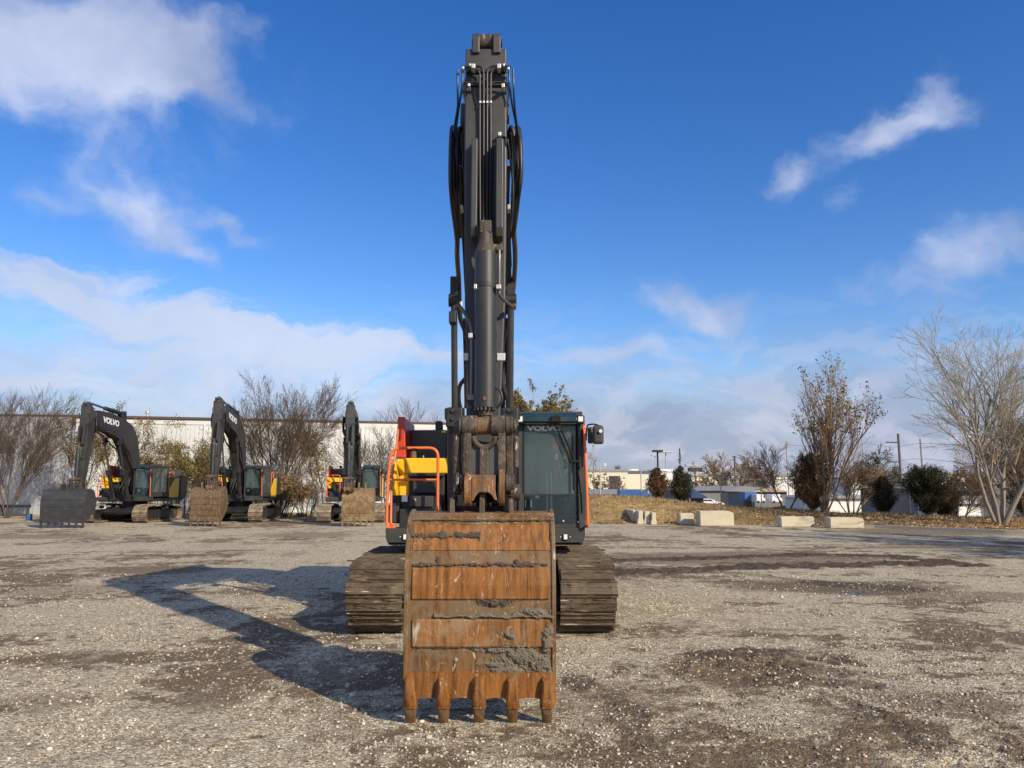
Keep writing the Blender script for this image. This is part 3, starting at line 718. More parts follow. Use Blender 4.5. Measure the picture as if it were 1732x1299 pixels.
    dark = wob(906, 2.5, 7, 1, 693, 812); dark = np.maximum(dark, wob(881.5, 1.5, 2.2, 2)); dark = np.maximum(dark, wob(955, 2.5, 4.2, 3, 698, 926))
    for e_ in ((741, 948, 6, 9), (874, 950, 7, 8), (835, 1018, 32, 9), (692, 900, 5, 30), (932, 905, 4, 34), (690, 878, 6, 6)): dark = np.maximum(dark, ell(*e_))
    dark = np.maximum(dark, .8*wob(1095.5, 1.5, 1.7, 6, 699, 930))
    grey = np.maximum.reduce([wob(1042, 4, 4.5, 4, 735, 935), ell(905, 1035, 30, 9), ell(885, 1112, 52, 26)*.9, ell(915, 1125, 26, 22), ell(840, 1125, 40, 7)*.8, ell(925, 1085, 12, 34), ell(858, 1135, 46, 9), ell(812, 1150, 9, 11), ell(878, 1145, 9, 9), ell(860, 1072, 14, 12)*.8, ell(928, 1140, 9, 12), ell(850, 1100, 50, 8)*.8])
    rough_ = (fbm(U*.16, V_*.16, 5, 61, .65) - .5); fine_ = (fbm(U*.6, V_*.6, 3, 62) - .5)
    def sheet(mask, nm, mat, k, smear):
        hgt = (mask - .33) * k + rough_ * .040 * (mask > .05) + fine_ * .013 - .003
        hgt = np.clip(hgt, -.02, .03) + np.where((V_ > 960) & (V_ < 1012) | (V_ > 1047) & (V_ < 1094), .016, 0) * (mask > .3) * smear
        z = np.array([at(800, v, 6.41).z for v in V_[:, 0]])[:, None] + 0*U; xr = np.array([at(0, v, 6.41).x for v in V_[:, 0]]); xl = np.array([at(1732, v, 6.41).x for v in V_[:, 0]])
        x = xr[:, None] + (xl-xr)[:, None] * U/1732; y = bucket_shell_y(z) - hgt
        y = np.where(V_ > 1139, y - .005, y)
        Vv = np.stack([x, y, z], -1).reshape(-1, 3); idx = np.arange(nu*nv).reshape(nv, nu)
        keep = (mask[:-1, :-1] > .12) | (mask[1:, 1:] > .12)
        q = np.stack([idx[:-1, :-1], idx[1:, :-1], idx[1:, 1:], idx[:-1, 1:]], -1)[keep]
        used = np.unique(q); rem = np.full(nu*nv, -1); rem[used] = np.arange(len(used))
        np_mesh(nm, Vv[used], rem[q], mat, b, smooth=True, origin=ROOT[root.name])
    sheet(dark, 'dark_mud_crust', M['mud'], .035, 0.); sheet(grey, 'grey_mud_crust', M['greymud'], .05, 1.)
    # hinge plates above the bucket
    for u0, u1, v0 in ((761, 769.5, 842), (811, 820, 832), (860, 868.5, 842)):
        X0, X1 = at(u0, 850, 6.7).x, at(u1, 850, 6.7).x; zt_ = at(u0, v0, 6.7).z
        MB().prism([(6.66, 1.60), (6.66, zt_-.02), (6.70, zt_), (7.0, zt_+.02), (7.25, zt_-.05), (7.30, 1.6), (7.15, 1.50)], X0, X1).build('hinge_plate', M['mudsteel'], b, bevel=.008)
    X0, X1 = at(770, 862, 6.95).x, at(852, 862, 6.95).x
    MB().xcyl(X0, X1, 6.98, at(800, 865, 6.98).z, .05, 20).build('pin', M['linkmetal'], b, smooth=35)
    PARTS['bucket'].append(b)
    return b

def build_arm(root):
    hw = lambda z: float(np.interp(z, [1.7, 2.3, 3.6, 5.0, 6.4], [.125, .130, .19, .205, .205])); xc = lambda z: -.252 - .008*(z-2)/4
    za = at(822, 82, 7.2).z; zc_ = za - .02
    prof = [(7.20, za), (7.19, 5.75), (7.15, 5.58), (7.14, 5.0), (7.07, 3.6), (7.02, 2.2), (7.02, 1.90), (7.12, 1.74), (7.28, 1.74), (7.38, 1.95), (7.42, 2.3), (7.62, 3.8), (7.88, 5.1), (7.92, 5.5), (7.72, 5.95), (7.5, za - .02)]
    mb = MB(); n = len(prof)
    vs = [(xc(z)-hw(z), y, z) for y, z in prof] + [(xc(z)+hw(z), y, z) for y, z in prof]
    fs = [tuple(range(n)), tuple(range(n, 2*n))[::-1]] + [((i+1) % n, i, n+i, n+(i+1) % n) for i in range(n)]
    mb.add(vs, fs); arm = mb.build('arm', M['grey'], root, bevel=.012); PARTS['arm'].append(arm)
    # top clevis
    e = MB()
    for u0, u1 in ((799, 811.5), (834, 847)):
        X0, X1 = at(u0, 70, 7.2).x, at(u1, 70, 7.2).x; zt = at(822, 55, 7.2).z
        e.prism([(7.17, za-.06), (7.17, zt-.06), (7.21, zt), (7.42, zt-.02), (7.52, zt-.12), (7.54, za-.06)], X0, X1)
    e.each('clevis', M['grey'], arm, bevel=.01)
    MB().xcyl(at(811.5, 70, 7.2).x, at(834, 70, 7.2).x, 7.30, at(822, 68, 7.25).z, .085, 22).build('rod_eye', M['linkmetal'], arm, smooth=35)
    MB().xcyl(at(797, 70, 7.2).x, at(849, 70, 7.2).x, 7.33, at(822, 66, 7.25).z, .04, 16).build('pin', M['dark'], arm, smooth=35)
    # brackets that carry the bucket cylinder
    for u0, u1 in ((797.5, 807.5), (839, 851)):
        z0, z1 = at(u0, 408, 6.95).z, at(u0, 235, 6.95).z
        X0, X1 = at(u0, 320, 6.95).x, at(u1, 320, 6.95).x
        MB().prism([(6.93, z1), (6.84, z0+.10), (6.87, z0+.02), (6.97, z0), (7.14, z0+.08), (7.18, z1+.05), (7.12, z1+.05)], X0, X1).each('bracket', M['grey'], arm, bevel=.008)
    # hydraulic lines down the front of the arm
    def lines(name, mat, pts_list, r, par=arm, Y=7.13, n=8, sub=5):
        for pts in pts_list:
            P = [at(p[0], p[1], p[2] if len(p) > 2 else Y) for p in pts]
            o = MB().smooth_tube(P, r, n, sub).build(name, mat, par, smooth=60)
    lines('hydraulic_line', M['rubber'], [[(783, 117), (800, 117), (807, 118), (811, 124), (811.5, 140), (811.5, 260), (812, 374, 7.02)],
        [(781, 113), (805, 112), (814, 114), (817.5, 122), (818, 140), (818, 260), (818, 374, 7.0)],
        [(864, 113), (840, 112), (829, 114), (824.5, 122), (824, 140), (824, 260), (824, 374, 7.0)],
        [(862, 117), (845, 117), (836, 118), (831, 124), (830, 140), (830, 260), (829, 374, 7.02)], [(786, 140), (800, 139), (808, 140)], [(834, 140), (845, 139), (857, 141)]], .0125, Y=7.11)
    b = MB()
    for u, v in ((812, 172), (818, 172), (824, 172), (830, 172), (812, 300), (824, 300)): b.pbox(u-1.6, u+1.6, v-2, v+2, 7.085, 7.12)
    for u, v, s in ((800.5, 111, 3), (844, 111, 3), (795, 109, 1.6), (852, 109, 1.6), (793, 143, 2), (851, 144, 2.6), (845, 226, 2.6), (783, 114, 1.8), (860, 115, 1.8)): b.pbox(u-s, u+s, v-s*1.2, v+s*1.2, 7.06, 7.16)
    b.each('clamp', M['bright'], arm, bevel=.003)
    b = MB(); b.pbox(788, 857, 116, 121, 7.165, 7.19).pbox(789, 857, 141, 144, 7.165, 7.19); b.each('cross_bar', M['dark'], arm, bevel=.003)
    # thin blue hoses and thick black loops beside the arm
    lines('blue_hose', M['blue_hose'], [[(774, 118), (774, 150), (774, 180, 7.3), (768, 220, 7.6), (767, 260, 7.8)], [(782, 115), (782, 145), (777, 175, 7.3), (772, 215, 7.6), (770, 260, 7.8)],
        [(861, 116), (862, 145), (867, 180, 7.3), (874, 218, 7.6), (876, 260, 7.8)], [(868, 117), (869, 150), (871, 185, 7.3), (876, 225, 7.6), (878, 260, 7.8)]], .011, n=6)
    L2 = [[(771, 262, 7.9), (768, 225, 7.8), (765, 216, 7.7), (763, 240, 7.6), (762, 300, 7.6), (765, 345, 7.8), (770, 385, 8.3), (774, 420, 8.9)],
          [(778, 280, 7.9), (775, 230, 7.8), (769, 218, 7.7), (767, 250, 7.7), (768, 310, 7.7), (772, 370, 8.2), (776, 400, 8.6)],
          [(784, 280, 7.9), (783, 232, 7.8), (778, 217, 7.7), (774, 235, 7.7), (773, 290, 7.7), (775, 350, 8.0), (779, 400, 8.6)],
          [(862, 270, 7.9), (862, 225, 7.8), (866, 216, 7.7), (870, 240, 7.7), (869, 300, 7.7), (867, 350, 8.0), (864, 400, 8.5)],
          [(868, 280, 7.9), (871, 226, 7.8), (877, 217, 7.7), (880, 245, 7.6), (881, 295, 7.6), (877, 330, 7.7), (873, 365, 8.1), (868, 400, 8.5)],
          [(866, 270, 7.9), (868, 235, 7.8), (873, 222, 7.7), (876, 260, 7.7), (875, 320, 7.7), (870, 380, 8.2)]]
    lines('hose', M['rubber'], L2, .024, n=10)
    lines('hose', M['rubber'], [[(786, 143), (786.5, 155), (785, 165)], [(788, 130), (783, 150), (787, 172)], [(858, 140), (860, 160), (858, 175)], [(864, 225), (866, 260, 7.4), (868, 330, 7.5), (864, 390, 7.6)], [(846, 231), (856, 233), (860, 245), (866, 300, 7.3)], [(838, 236), (834, 250), (833, 300), (837, 360)]], .009, n=6)
    MB().pbox(858, 861, 175, 195, 7.25, 7.45).build('sensor_box', M['dark'], arm, bevel=.004)
    # ---- bucket cylinder
    c0, c1 = at(821.5, 428, 6.84), at(821.5, 690, 6.80)
    r = 18.6 / F * 6.95
    b = MB().cyl(c0, c1, r, 32); d = (c1 - c0).normalized()
    bc = b.build('bucket_cylinder', M['boomgrey'], root, smooth=40); PARTS['arm'].append(bc)
    b = MB().tube([c0, c0 - d*.045, c0 - d*.11, c0 - d*.20], [r, r*.86, r*.66, r*.60], 24); b.build('cylinder_head', M['linkmetal'], bc, smooth=30)
    b = MB()
    a = c0 - d*.20; b.box(a.x-.055, a.x+.055, a.y-.06, a.y+.06, a.z-.02, a.z+.10); b.pbox(832, 851, 412, 424, 6.80, 6.9); b.each('cylinder_lug', M['linkmetal'], bc, bevel=.012)
    b = MB()
    for v0, v1, k in ((480, 488, 1.05), (563, 570, 1.05), (650, 652.5, 1.03), (677, 690, 1.06)):
        b.cyl(at(821.5, v0, 6.83), at(821.5, v1, 6.83), r*k, 32)
    b.each('cylinder_band', M['dark'], bc, smooth=40)
    b = MB()
    for k in range(16):
        t = math.pi*k/8; p = c1 + Vector((math.cos(t)*r*.92, math.sin(t)*r*.92, -.0)); b.cyl(p, p - Vector((0, 0, .025)), .011, 6)
    b.cyl(c1, c1 + d*.02, r*.8, 24).cyl(c1 + d*.02, c1 + d*.07, r*.62, 20); b.each('gland_bolt', M['linkmetal'], bc, smooth=40)
    MB().cyl(c1, at(819, 722, 6.78), .045, 18).build('rod', M['linkmetal'], bc, smooth=40)
    b = MB(); b.cyl(at(820, 674, 6.73), at(820, 674, 6.695), .016, 12); b.build('boss', M['linkrust'], bc, smooth=40)
    b = MB(); b.pbox(801.5, 806.5, 480, 488, 6.72, 6.8).pbox(839, 847.5, 481, 488, 6.72, 6.8).pbox(792, 799, 563, 571, 6.78, 6.86).pbox(840.5, 854.5, 597, 609.5, 6.78, 6.84).pbox(785, 792, 597, 609, 6.95, 7.0); b.each('clamp', M['bright'], bc, bevel=.004)
    lines('oil_pipe', M['steeltube'], [[(844.5, 420, 6.82), (844.5, 440, 6.8), (844.5, 485, 6.8), (845, 498, 6.8), (853, 508, 6.85), (866, 518, 6.95)],
        [(777, 517, 7.0), (784, 527, 6.95), (793, 543, 6.88), (797.5, 556, 6.86), (798, 580, 6.86), (798, 620, 6.86), (797.5, 668, 6.86)]], .0165, par=bc, n=10)
    lines('oil_pipe', M['grey'], [[(840, 656, 6.76), (847, 663, 6.74), (849, 675, 6.74), (846, 684, 6.76), (840, 690, 6.78)], [(790, 676, 6.86), (793, 684, 6.86), (799, 690, 6.84)]], .012, par=bc, n=8)
    b = MB(); b.pbox(792, 802, 667, 677, 6.82, 6.9); b.cyl(at(862, 519, 6.98), at(873, 517, 6.98), .026, 12); b.cyl(at(768, 521, 7.03), at(779, 517, 7.03), .026, 12); b.each('fitting', M['steeltube'], bc, bevel=.004)
    # ---- link set
    zp = at(822, 720, 6.72).z; b = MB()
    for u0, u1, rr in ((776, 781, .080), (781.5, 807, .090), (830.5, 854, .090), (855, 868, .082), (868, 874, .066)):
        b.xcyl(at(u0, 720, 6.68).x, at(u1, 720, 6.68).x, 6.72, zp, rr, 28)
    bs_ = b.split(); lk = bs_[2].build('cross_link', M['linkmetal'], root, smooth=35, bevel=.006)
    for m_ in bs_[:2] + bs_[3:]: m_.build('pin_collar', M['linkmetal'], lk, smooth=35, bevel=.006); PARTS['arm'].append(lk); tag(lk, 'worn brown pin bosses and link under the bucket cylinder')
    MB().xcyl(at(807.5, 720, 6.68).x, at(830, 720, 6.68).x, 6.74, zp, .076, 28).build('rod_eye', M['linkrust'], lk, smooth=35)
    zb = at(822, 818, 6.72).z
    b = MB()
    for u0, u1 in ((783, 797), (842, 855)):
        X0, X1 = at(u0, 765, 6.66).x, at(u1, 765, 6.66).x
        b.prism([(6.66, zp), (6.665, zb), (6.76, zb), (6.78, zp)], X0, X1)
    X0, X1 = at(811, 780, 6.67).x, at(826, 780, 6.67).x; b.prism([(6.66, at(820, 756, 6.66).z), (6.66, zb), (6.704, zb), (6.704, at(820, 756, 6.66).z)], X0, X1)
    cc = at(819.5, 738, 6.70); pts = [(cc.x + .095*math.cos(rad(a_)), cc.y - .01, cc.z + .095*math.sin(rad(a_))) for a_ in range(178, 364, 12)]
    b.tube(pts, .026, 8)
    b.build('link_arm', M['linkmetal'], lk, bevel=.008)
    b = MB()
    b.pbox(797.2, 841.8, 754, 803, 6.705, 6.725)
    b.build('link_web', M['hood'], lk)
    # lower orange-rust casting
    Y = 6.60
    pts = [(785, 800), (853, 796), (853, 815), (838, 815), (838, 832), (843, 840), (841, 846), (836, 846), (833, 838), (828, 834), (808, 834), (803, 842), (798, 846), (798, 815), (785, 815)]
    b = MB(); X = lambda u, v: at(u, v, Y).x; Z = lambda v: at(822, v, Y).z
    b.prismxz([(X(797, 802), Z(803)), (X(838, 802), Z(803)), (X(838, 830), Z(830)), (X(841, 846), Z(846)), (X(836, 846), Z(846)), (X(832, 838), Z(838)), (X(826, 833), Z(833)), (X(810, 833), Z(833)), (X(804, 838), Z(840)), (X(800, 846), Z(848)), (X(797, 846), Z(848))], Y, Y+.07)
    b.build('link_casting', M['linkrust'], lk, bevel=.008)
    for u0, u1, v0, v1, mt in ((785, 797, 799, 856, 'linkrust'), (843.5, 853.5, 793, 856, 'linkrust')):
        b = MB(); X0, X1 = X(u0, 825), X(u1, 825); z0, z1 = Z(v1), Z(v0); zm = (z0+z1)/2; hz = (z1-z0)/2
        b.prism([(6.66 - .09*math.cos(t)*1. if True else 0, zm + hz*math.sin(t)) for t in np.linspace(-math.pi/2, math.pi/2, 9)] + [(6.85, z1-.03), (6.85, z0+.03)], X0, X1)
        b.build('link_boss', M[mt], lk, smooth=40, bevel=.006)
    b = MB()
    for u0, u1, v, rr in ((769, 775, 815, .085), (776, 783, 815, .078), (855, 870, 818, .085), (863, 880, 833, .07)): b.xcyl(X(u0, v), X(u1, v), 6.74, Z(v), rr, 24)
    b.each('pin_boss', M['linkmetal'], lk, smooth=35, bevel=.006)
    b = MB()
    for u0, u1 in ((768, 779), (856, 868)):
        X0, X1 = at(u0, 765, 6.8).x, at(u1, 765, 6.8).x; b.prism([(6.72, zp+.05), (6.70, zp-.05), (6.76, zb-.08), (6.9, zb-.1), (7.0, zb), (6.86, zp)], X0, X1)
    b.each('guide_link', M['linkmetal'], lk, bevel=.01)
    MB().pbox(868.5, 877.5, 737, 792, 7.1, 7.25).build('guard_plate', M['linkmetal'], lk, bevel=.02)
    return arm

def under_y(v): return float(np.interp(v, [300, 350, 430, 500, 600, 700, 760], [8.1, 8.45, 9.35, 10.1, 10.95, 11.3, 11.5]))
def build_boom(root):
    prof = [(12.0, 1.55), (12.4, 1.55), (12.52, 2.0), (12.28, 3.3), (11.98, 4.5), (11.45, 5.12), (10.5, 5.52), (9.2, 5.86), (8.0, 6.02), (7.75, 5.95), (7.66, 5.72), (7.95, 5.30), (8.3, 5.18), (9.5, 4.84), (10.35, 4.48), (10.95, 3.75), (11.38, 2.8), (11.6, 1.9)]
    mb = MB(); mb.prism(prof, -.25, .25); b = slant(mb).build('boom', M['boomgrey'], root, bevel=.015); PARTS['boom'].append(b)
    # raised flange edges
    f = MB()
    for s in (-1, 1):
        for a, c in zip(prof[11:-1], prof[12:]):
            f.add([(s*.25, a[0]-.0, a[1]-.03), (s*.285, a[0], a[1]-.03), (s*.285, c[0], c[1]-.03), (s*.25, c[0], c[1]-.03), (s*.25, a[0], a[1]+.03), (s*.285, a[0], a[1]+.03), (s*.285, c[0], c[1]+.03), (s*.25, c[0], c[1]+.03)], [(0,3,2,1),(4,5,6,7),(0,1,5,4),(1,2,6,5),(2,3,7,6),(3,0,4,7)])
    f2 = [slant(m_) for m_ in f.split()]
    for sgn in (0, 1):
        g_ = MB()
        for m_ in f2[sgn*len(f2)//2:(sgn+1)*len(f2)//2]: g_.add(m_.v, m_.f)
        g_.build('flange', M['dark'], b)
    # brand name on the cab side of the boom
    yc, zc = 9.15, 5.42
    t = add_text('VOLVO', 'lettering', M['white'], b, (cx(yc) + .2505, yc, zc), (0, 0, 0), .38, 1.25, .003, .016)
    ang = math.atan2(4.95 - 5.42, 11.0 - 8.5)
    ux = Vector((0, math.cos(ang), math.sin(ang))); t.rotation_euler = Matrix((Vector(( -0.025*ux.y, ux.y, ux.z)), Vector((0, -ux.z, ux.y)), Vector((1, 0.025, 0)))).transposed().to_euler()
    # arm cylinder on top
    c = MB().cyl((0, 10.75, 5.78), (0, 9.0, 6.10), .10, 20); c.box(-.12, -.06, 10.5, 11.0, 5.3, 5.9); c.box(.06, .12, 10.5, 11.0, 5.3, 5.9)
    ac = slant(c).build('arm_cylinder', M['dark'], root, smooth=40); PARTS['boom'].append(ac)
    slant(MB().cyl((0, 9.0, 6.10), (0, 7.4, 6.42), .055, 16)).build('rod', M['chrome'], ac, smooth=40)
    # boom cylinders
    for s, off in ((-1, -.405), (1, .335)):
        c = MB().cyl((off, 10.75, 1.35), (off, 10.24, 2.83), .105, 20); c.cyl((off, 10.25, 2.78), (off, 10.21, 2.91), .135, 20).xcyl(off-.12, off+.10, 10.75, 1.35, .13)
        bc = slant(c).build('boom_cylinder', M['dark'], root, smooth=40); PARTS['boom'].append(bc)
        slant(MB().cyl((off, 10.24, 2.83), (off, 9.80, 4.24), .042, 16)).build('rod', M['grey'], bc, smooth=40)
        slant(MB().xcyl(off-.07, off+.07, 9.79, 4.29, .085).box(off-.05, off+.05, 9.75, 10.0, 4.28, 4.6)).build('rod_eye', M['dark'], bc, smooth=40)
        slant(MB().box(off-.11, off+.11, 10.10, 10.24, 2.66, 2.92).cyl((off-.03, 10.07, 2.87), (off-.03, 10.11, 2.87), .022).cyl((off-.03, 10.07, 2.76), (off-.03, 10.11, 2.76), .022)).build('end_clamp', M['dark'], bc, bevel=.02)
    # steel tubes and hoses on the underside
    def lines(name, mat, pts_list, r, dy=-.06, n=10):
        for pts in pts_list:
            P = [at(p[0], p[1], under_y(p[1]) + dy + (p[2] if len(p) > 2 else 0)) for p in pts]
            MB().smooth_tube(P, r, n, 5).build(name, mat, b, smooth=60)
    lines('oil_pipe', M['steeltube'], [[(776, 352), (774.5, 385), (773, 430), (776, 475), (777, 513)], [(866, 350), (868, 380), (871.5, 430), (870, 470), (866, 512)]], .031)
    lines('oil_pipe', M['grey'], [[(777, 513), (779, 540), (787, 562), (791, 590), (790, 640), (789, 690)], [(866, 512), (862, 540), (855, 560), (850, 585), (850, 620), (851, 650), (858, 672), (862, 700)]], .034)
    lines('hose', M['rubber'], [[(791, 600), (789, 635), (778, 652), (776, 675), (781, 700), (788, 720)], [(846, 600), (848, 640), (856, 660), (862, 690), (866, 715)], [(856, 540), (858, 600), (859, 700)], [(786, 540), (790, 600), (794, 700)], [(860, 420), (861, 480), (857, 530)], [(862, 350), (860, 400), (862, 450)]], .03)
    lines('hose', M['rubber'], [[(858, 380), (862, 400), (861, 440), (858, 470), (862, 500)], [(865, 330), (870, 345), (868, 372)], [(783, 545), (785, 580), (787, 690)]], .014, n=6)
    k = MB()
    for u0, u1, v0, v1 in ((770, 783, 346, 354), (858, 871, 345, 354), (773, 782, 508, 520), (862, 873, 512, 521), (785, 793, 597, 610), (838, 854, 597, 610), (849, 853, 368, 380), (852, 866, 484, 489)):
        k.pbox(u0, u1, v0, v1, under_y(v0) - .12, under_y(v0) + .02)
    k.each('clamp', M['bright'], b, bevel=.01)
    k = MB(); k.pbox(762.5, 772, 495, 507, 9.75, 9.9).pbox(759, 771, 526, 545, 9.6, 9.8).pbox(862, 869, 593, 607, 10.7, 10.8).pbox(862, 868, 607, 652, 10.72, 10.8).pbox(863, 867, 520, 548, 10.0, 10.1)
    k.each('sensor_box', M['dark'], b, bevel=.008)
    return b

def rail(pts, r, name, mat, root, n=12, sub=4):
    return MB().smooth_tube([at(*p) for p in pts], r, n, sub).build(name, mat, root, smooth=60)
def round_rail(pts, r, name, mat, parent, corner=.12, n=12):
    """polyline of world points with rounded corners"""
    P = [Vector(p) for p in pts]; out = [P[0]]
    for i in range(1, len(P)-1):
        a, b, c = P[i-1], P[i], P[i+1]; k = min(corner, (a-b).length*.45, (c-b).length*.45)
        p0 = b + (a-b).normalized()*k; p2 = b + (c-b).normalized()*k
        for j in range(7):
            t = j/6; out.append(p0*(1-t)**2 + b*2*t*(1-t) + p2*t*t)
    out.append(P[-1]); return MB().tube(out, r, n).build(name, mat, parent, smooth=60)

def build_cab(root):
    Y = 11.0; x0, x1 = at(877, 800, Y).x, at(990, 800, Y).x; zb, zt = at(900, 893, Y).z, at(900, 703, Y).z; Yb = 12.95
    X = lambda u: at(u, 800, Y).x; Z = lambda v: at(900, v, Y).z
    m = MB()
    m.box(x0, x1, Y, Yb, zb, Z(887))                                    # sill
    m.box(x0, X(886), Y, Y+.10, Z(887), zt).box(X(977), x1, Y, Y+.10, Z(887), zt)
    m.box(x0, x0+.08, Yb-.1, Yb, Z(887), zt).box(x1-.08, x1, Yb-.1, Yb, Z(887), zt)
    m.box(x0, x0+.06, Y+.10, Yb-.1, Z(887), Z(862)).box(x1-.06, x1, Y+.10, Yb-.1, Z(887), Z(862)).box(x1-.06, x1, Y+1.0, Y+1.09, Z(862), zt)
    m.box(x0+.03, x1-.03, Y+.02, Yb-.02, zt-.09, zt+.06)
    m.box(X(886), X(977), Y+.02, Y+.08, Z(722), zt-.05)
    # filled lower corner arc of the front opening
    for s, xx in ((1, X(886)), (-1, X(977))):
        pts = [(xx, Z(887))] + [(xx + s*.12*(1-math.cos(t)), Z(887) + .12*(1-math.sin(t))) for t in np.linspace(0, math.pi/2, 7)][::-1]
        m.prismxz([(xx, Z(887))] + [(xx + s*(.12 - .12*math.sin(t)), Z(887) + (.12 - .12*math.cos(t))) for t in np.linspace(0, math.pi/2, 7)], Y+.003, Y+.05)
    cab = m.build('cab', M['grey'], root, bevel=.012)
    MB().box(X(884), X(977.5), Y+.012, Y+.022, Z(836), Z(719)).build('windshield', M['glass'], cab)
    MB().box(X(884), X(978.5), Y+.012, Y+.022, Z(887.5), Z(838)).build('lower_window', M['glass_low'], cab)
    MB().box(X(886), X(977), Y-.006, Y+.03, Z(838.2), Z(835.4)).build('window_bar', M['dark'], cab)
    MB().box(x1-.04, x1-.03, Y+.10, Yb-.1, Z(862), zt-.05).build('side_window', M['glass'], cab)
    MB().box(x0+.03, x0+.04, Y+.10, Yb-.1, Z(862), zt-.05).build('side_window', M['glass'], cab)
    MB().box(x0+.08, x1-.08, Yb-.05, Yb-.04, Z(820), zt-.05).build('rear_window', M['glass'], cab)
    # visor over the windscreen
    pv = [(Y-.16, zt-.10), (Y-.14, zt-.03), (Y-.05, zt+.03), (Y+.10, zt+.05), (Y+.10, zt-.0), (Y+.0, zt-.10)]
    MB().prism(pv, X(884), X(976)).build('visor', M['visor'], cab, smooth=30, bevel=.01)
    MB().box(X(886), X(975), Y-.13, Y-.02, zt-.135, zt-.103).build('visor_strip', M['dark'], cab, bevel=.008)
    for u0, u1 in ((873.5, 885.5), (975.5, 987.5)):
        w_ = MB().box(X(u0), X(u1), Y-.15, Y-.03, Z(717.5), Z(703.5)).build('work_light', M['dark'], cab, bevel=.015)
        MB().box(X(u0+2), X(u1-2), Y-.156, Y-.148, Z(714.5), Z(706)).build('lens', M['lens'], w_, bevel=.003)
    MB().box(x0+.08, x1-.08, Yb-.06, Yb-.02, Z(887), Z(820)).build('rear_lining', M['black'], cab)
    MB().box(x0+.02, x1-.02, Y+.11, Yb-.12, zb+.12, zb+.16).build('cab_floor', M['black'], cab)
    rc = random.Random(5); cl = [MB(), MB(), MB()]  # random small boxes standing in for clutter and reflections in the lower pane
    for k in range(46):
        u_, v_ = rc.uniform(888, 972), rc.uniform(841, 882); y_ = rc.uniform(11.25, 11.9); w_, h_ = rc.uniform(1, 4.5), rc.uniform(.8, 4)
        cl[rc.choice((0, 0, 1, 2))].pbox(u_, u_ + w_, v_, v_ + h_, y_, y_ + .05)
    cl[0].each('clutter_dark', M['console'], cab); cl[1].each('clutter_metal', M['linkmetal'], cab); cl[2].each('clutter_grey', M['seatcloth'], cab)
    for k in range(2): MB().tube([at(925 + 7*k, 800, 11.2), at(926 + 7*k, 884, 11.2)], .010, 6).build('reflection_bar', M['galv_lt'], cab)  # two light bars standing in for vertical edge reflections on the glass
    MB().pbox(934, 945, 741, 764, 12.1, 12.15).build('seat_flag', M['orange'], cab, bevel=.01); MB().pbox(938, 944, 767, 778, 12.0, 12.05).build('seat_tag', M['lens'], cab, bevel=.01)
    MB().pbox(884, 887, 719, 835, Y-.004, Y+.03).pbox(974.5, 978, 719, 887, Y-.004, Y+.03).each('gasket', M['black'], cab)
    # wiper
    wp = MB(); q = lambda u, v, y=Y-.05: at(u, v, y)
    wp.tube([q(937, 708, Y-.17), q(945, 730), q(966, 781)], .013, 6).tube([q(943, 708, Y-.17), q(951, 730), q(972, 780)], .013, 6)
    wp.tube([q(969, 736), q(970, 760), q(970.5, 800), q(971, 829)], .014, 6)
    wp.cyl(q(966, 781, Y-.09), q(981, 780, Y-.09), .018, 10).pbox(933, 948, 703, 713, Y-.2, Y-.12)
    wp.tube([q(977, 781), q(978, 800), q(983, 840), q(984, 868)], .011, 6)
    wp.build('wiper', M['black'], cab, smooth=40)
    MB().tube([at(981.5, 722, Y-.06), at(981.5, 790, Y-.06)], .045, 14).build('corner_tube', M['dark'], cab, smooth=40)
    # lettering on the glass
    t = add_text('VOLVO', 'lettering', M['decal'], cab, at(921, 725, Y+.004), (math.pi/2, 0, 0), .095, 1.55, .0015, .005)
    # operator's seat, console and levers seen through the glass
    s = MB(); s.box(X(912), X(955), 12.0, 12.5, zb+.45, zb+.62); s.prism([(12.45, zb+.55), (12.55, zb+1.25), (12.68, zb+1.25), (12.6, zb+.55)], X(914), X(953)); s.box(X(922), X(945), 12.55, 12.66, zb+1.25, zb+1.45).box(X(918), X(950), 12.05, 12.5, zb+.05, zb+.45)
    s.build('seat', M['seatcloth'], cab, bevel=.05, seg=3)
    MB().tube([at(934, 740, 12.4), at(946, 800, 12.35), at(950, 830, 12.3)], .03, 6).build('seat_belt', M['orange'], cab)
    s = MB(); s.box(X(895), X(910), 11.7, 12.4, zb+.1, zb+.72).box(X(957), X(972), 11.7, 12.4, zb+.1, zb+.72).box(X(888), X(900), 11.3, 11.5, zb+.1, zb+.9).box(X(888), X(975), 11.2, 12.7, zb+.01, zb+.06)
    s.each('console', M['console'], cab, bevel=.02)
    MB().pbox(958, 970, 800, 826, 11.45, 11.5).build('monitor', M['dark'], cab, bevel=.01)
    MB().pbox(888, 900, 846, 858, 11.3, 11.34).pbox(905, 912, 838, 843, 11.5, 11.52).each('dial', M['lens'], cab, bevel=.006)
    MB().box(X(888), X(975), 12.5, 12.6, zt-.35, zt-.12).build('head_liner', M['console'], cab, bevel=.03)
    s = MB()
    for u in (903, 964): s.cyl(at(u, 860, 11.75), at(u, 840, 11.7), .018, 10).cyl(at(u, 842, 11.7), at(u, 834, 11.7), .03, 10)
    for u in (926, 934): s.cyl(at(u, 876, 11.4), at(u, 800, 11.35), .012, 8)
    s.box(X(918), X(926), 11.3, 11.42, zb+.08, zb+.16).box(X(932), X(940), 11.3, 11.42, zb+.08, zb+.16)
    s.each('lever', M['linkmetal'], cab, smooth=40)
    # grab rail
    round_rail([at(984.5, 722, 10.95), at(988, 726, 10.86), at(991.5, 800, 10.86), at(994.5, 890, 10.86), at(991, 890, 11.0)], .019, 'grab_rail', M['orange'], cab, .05)
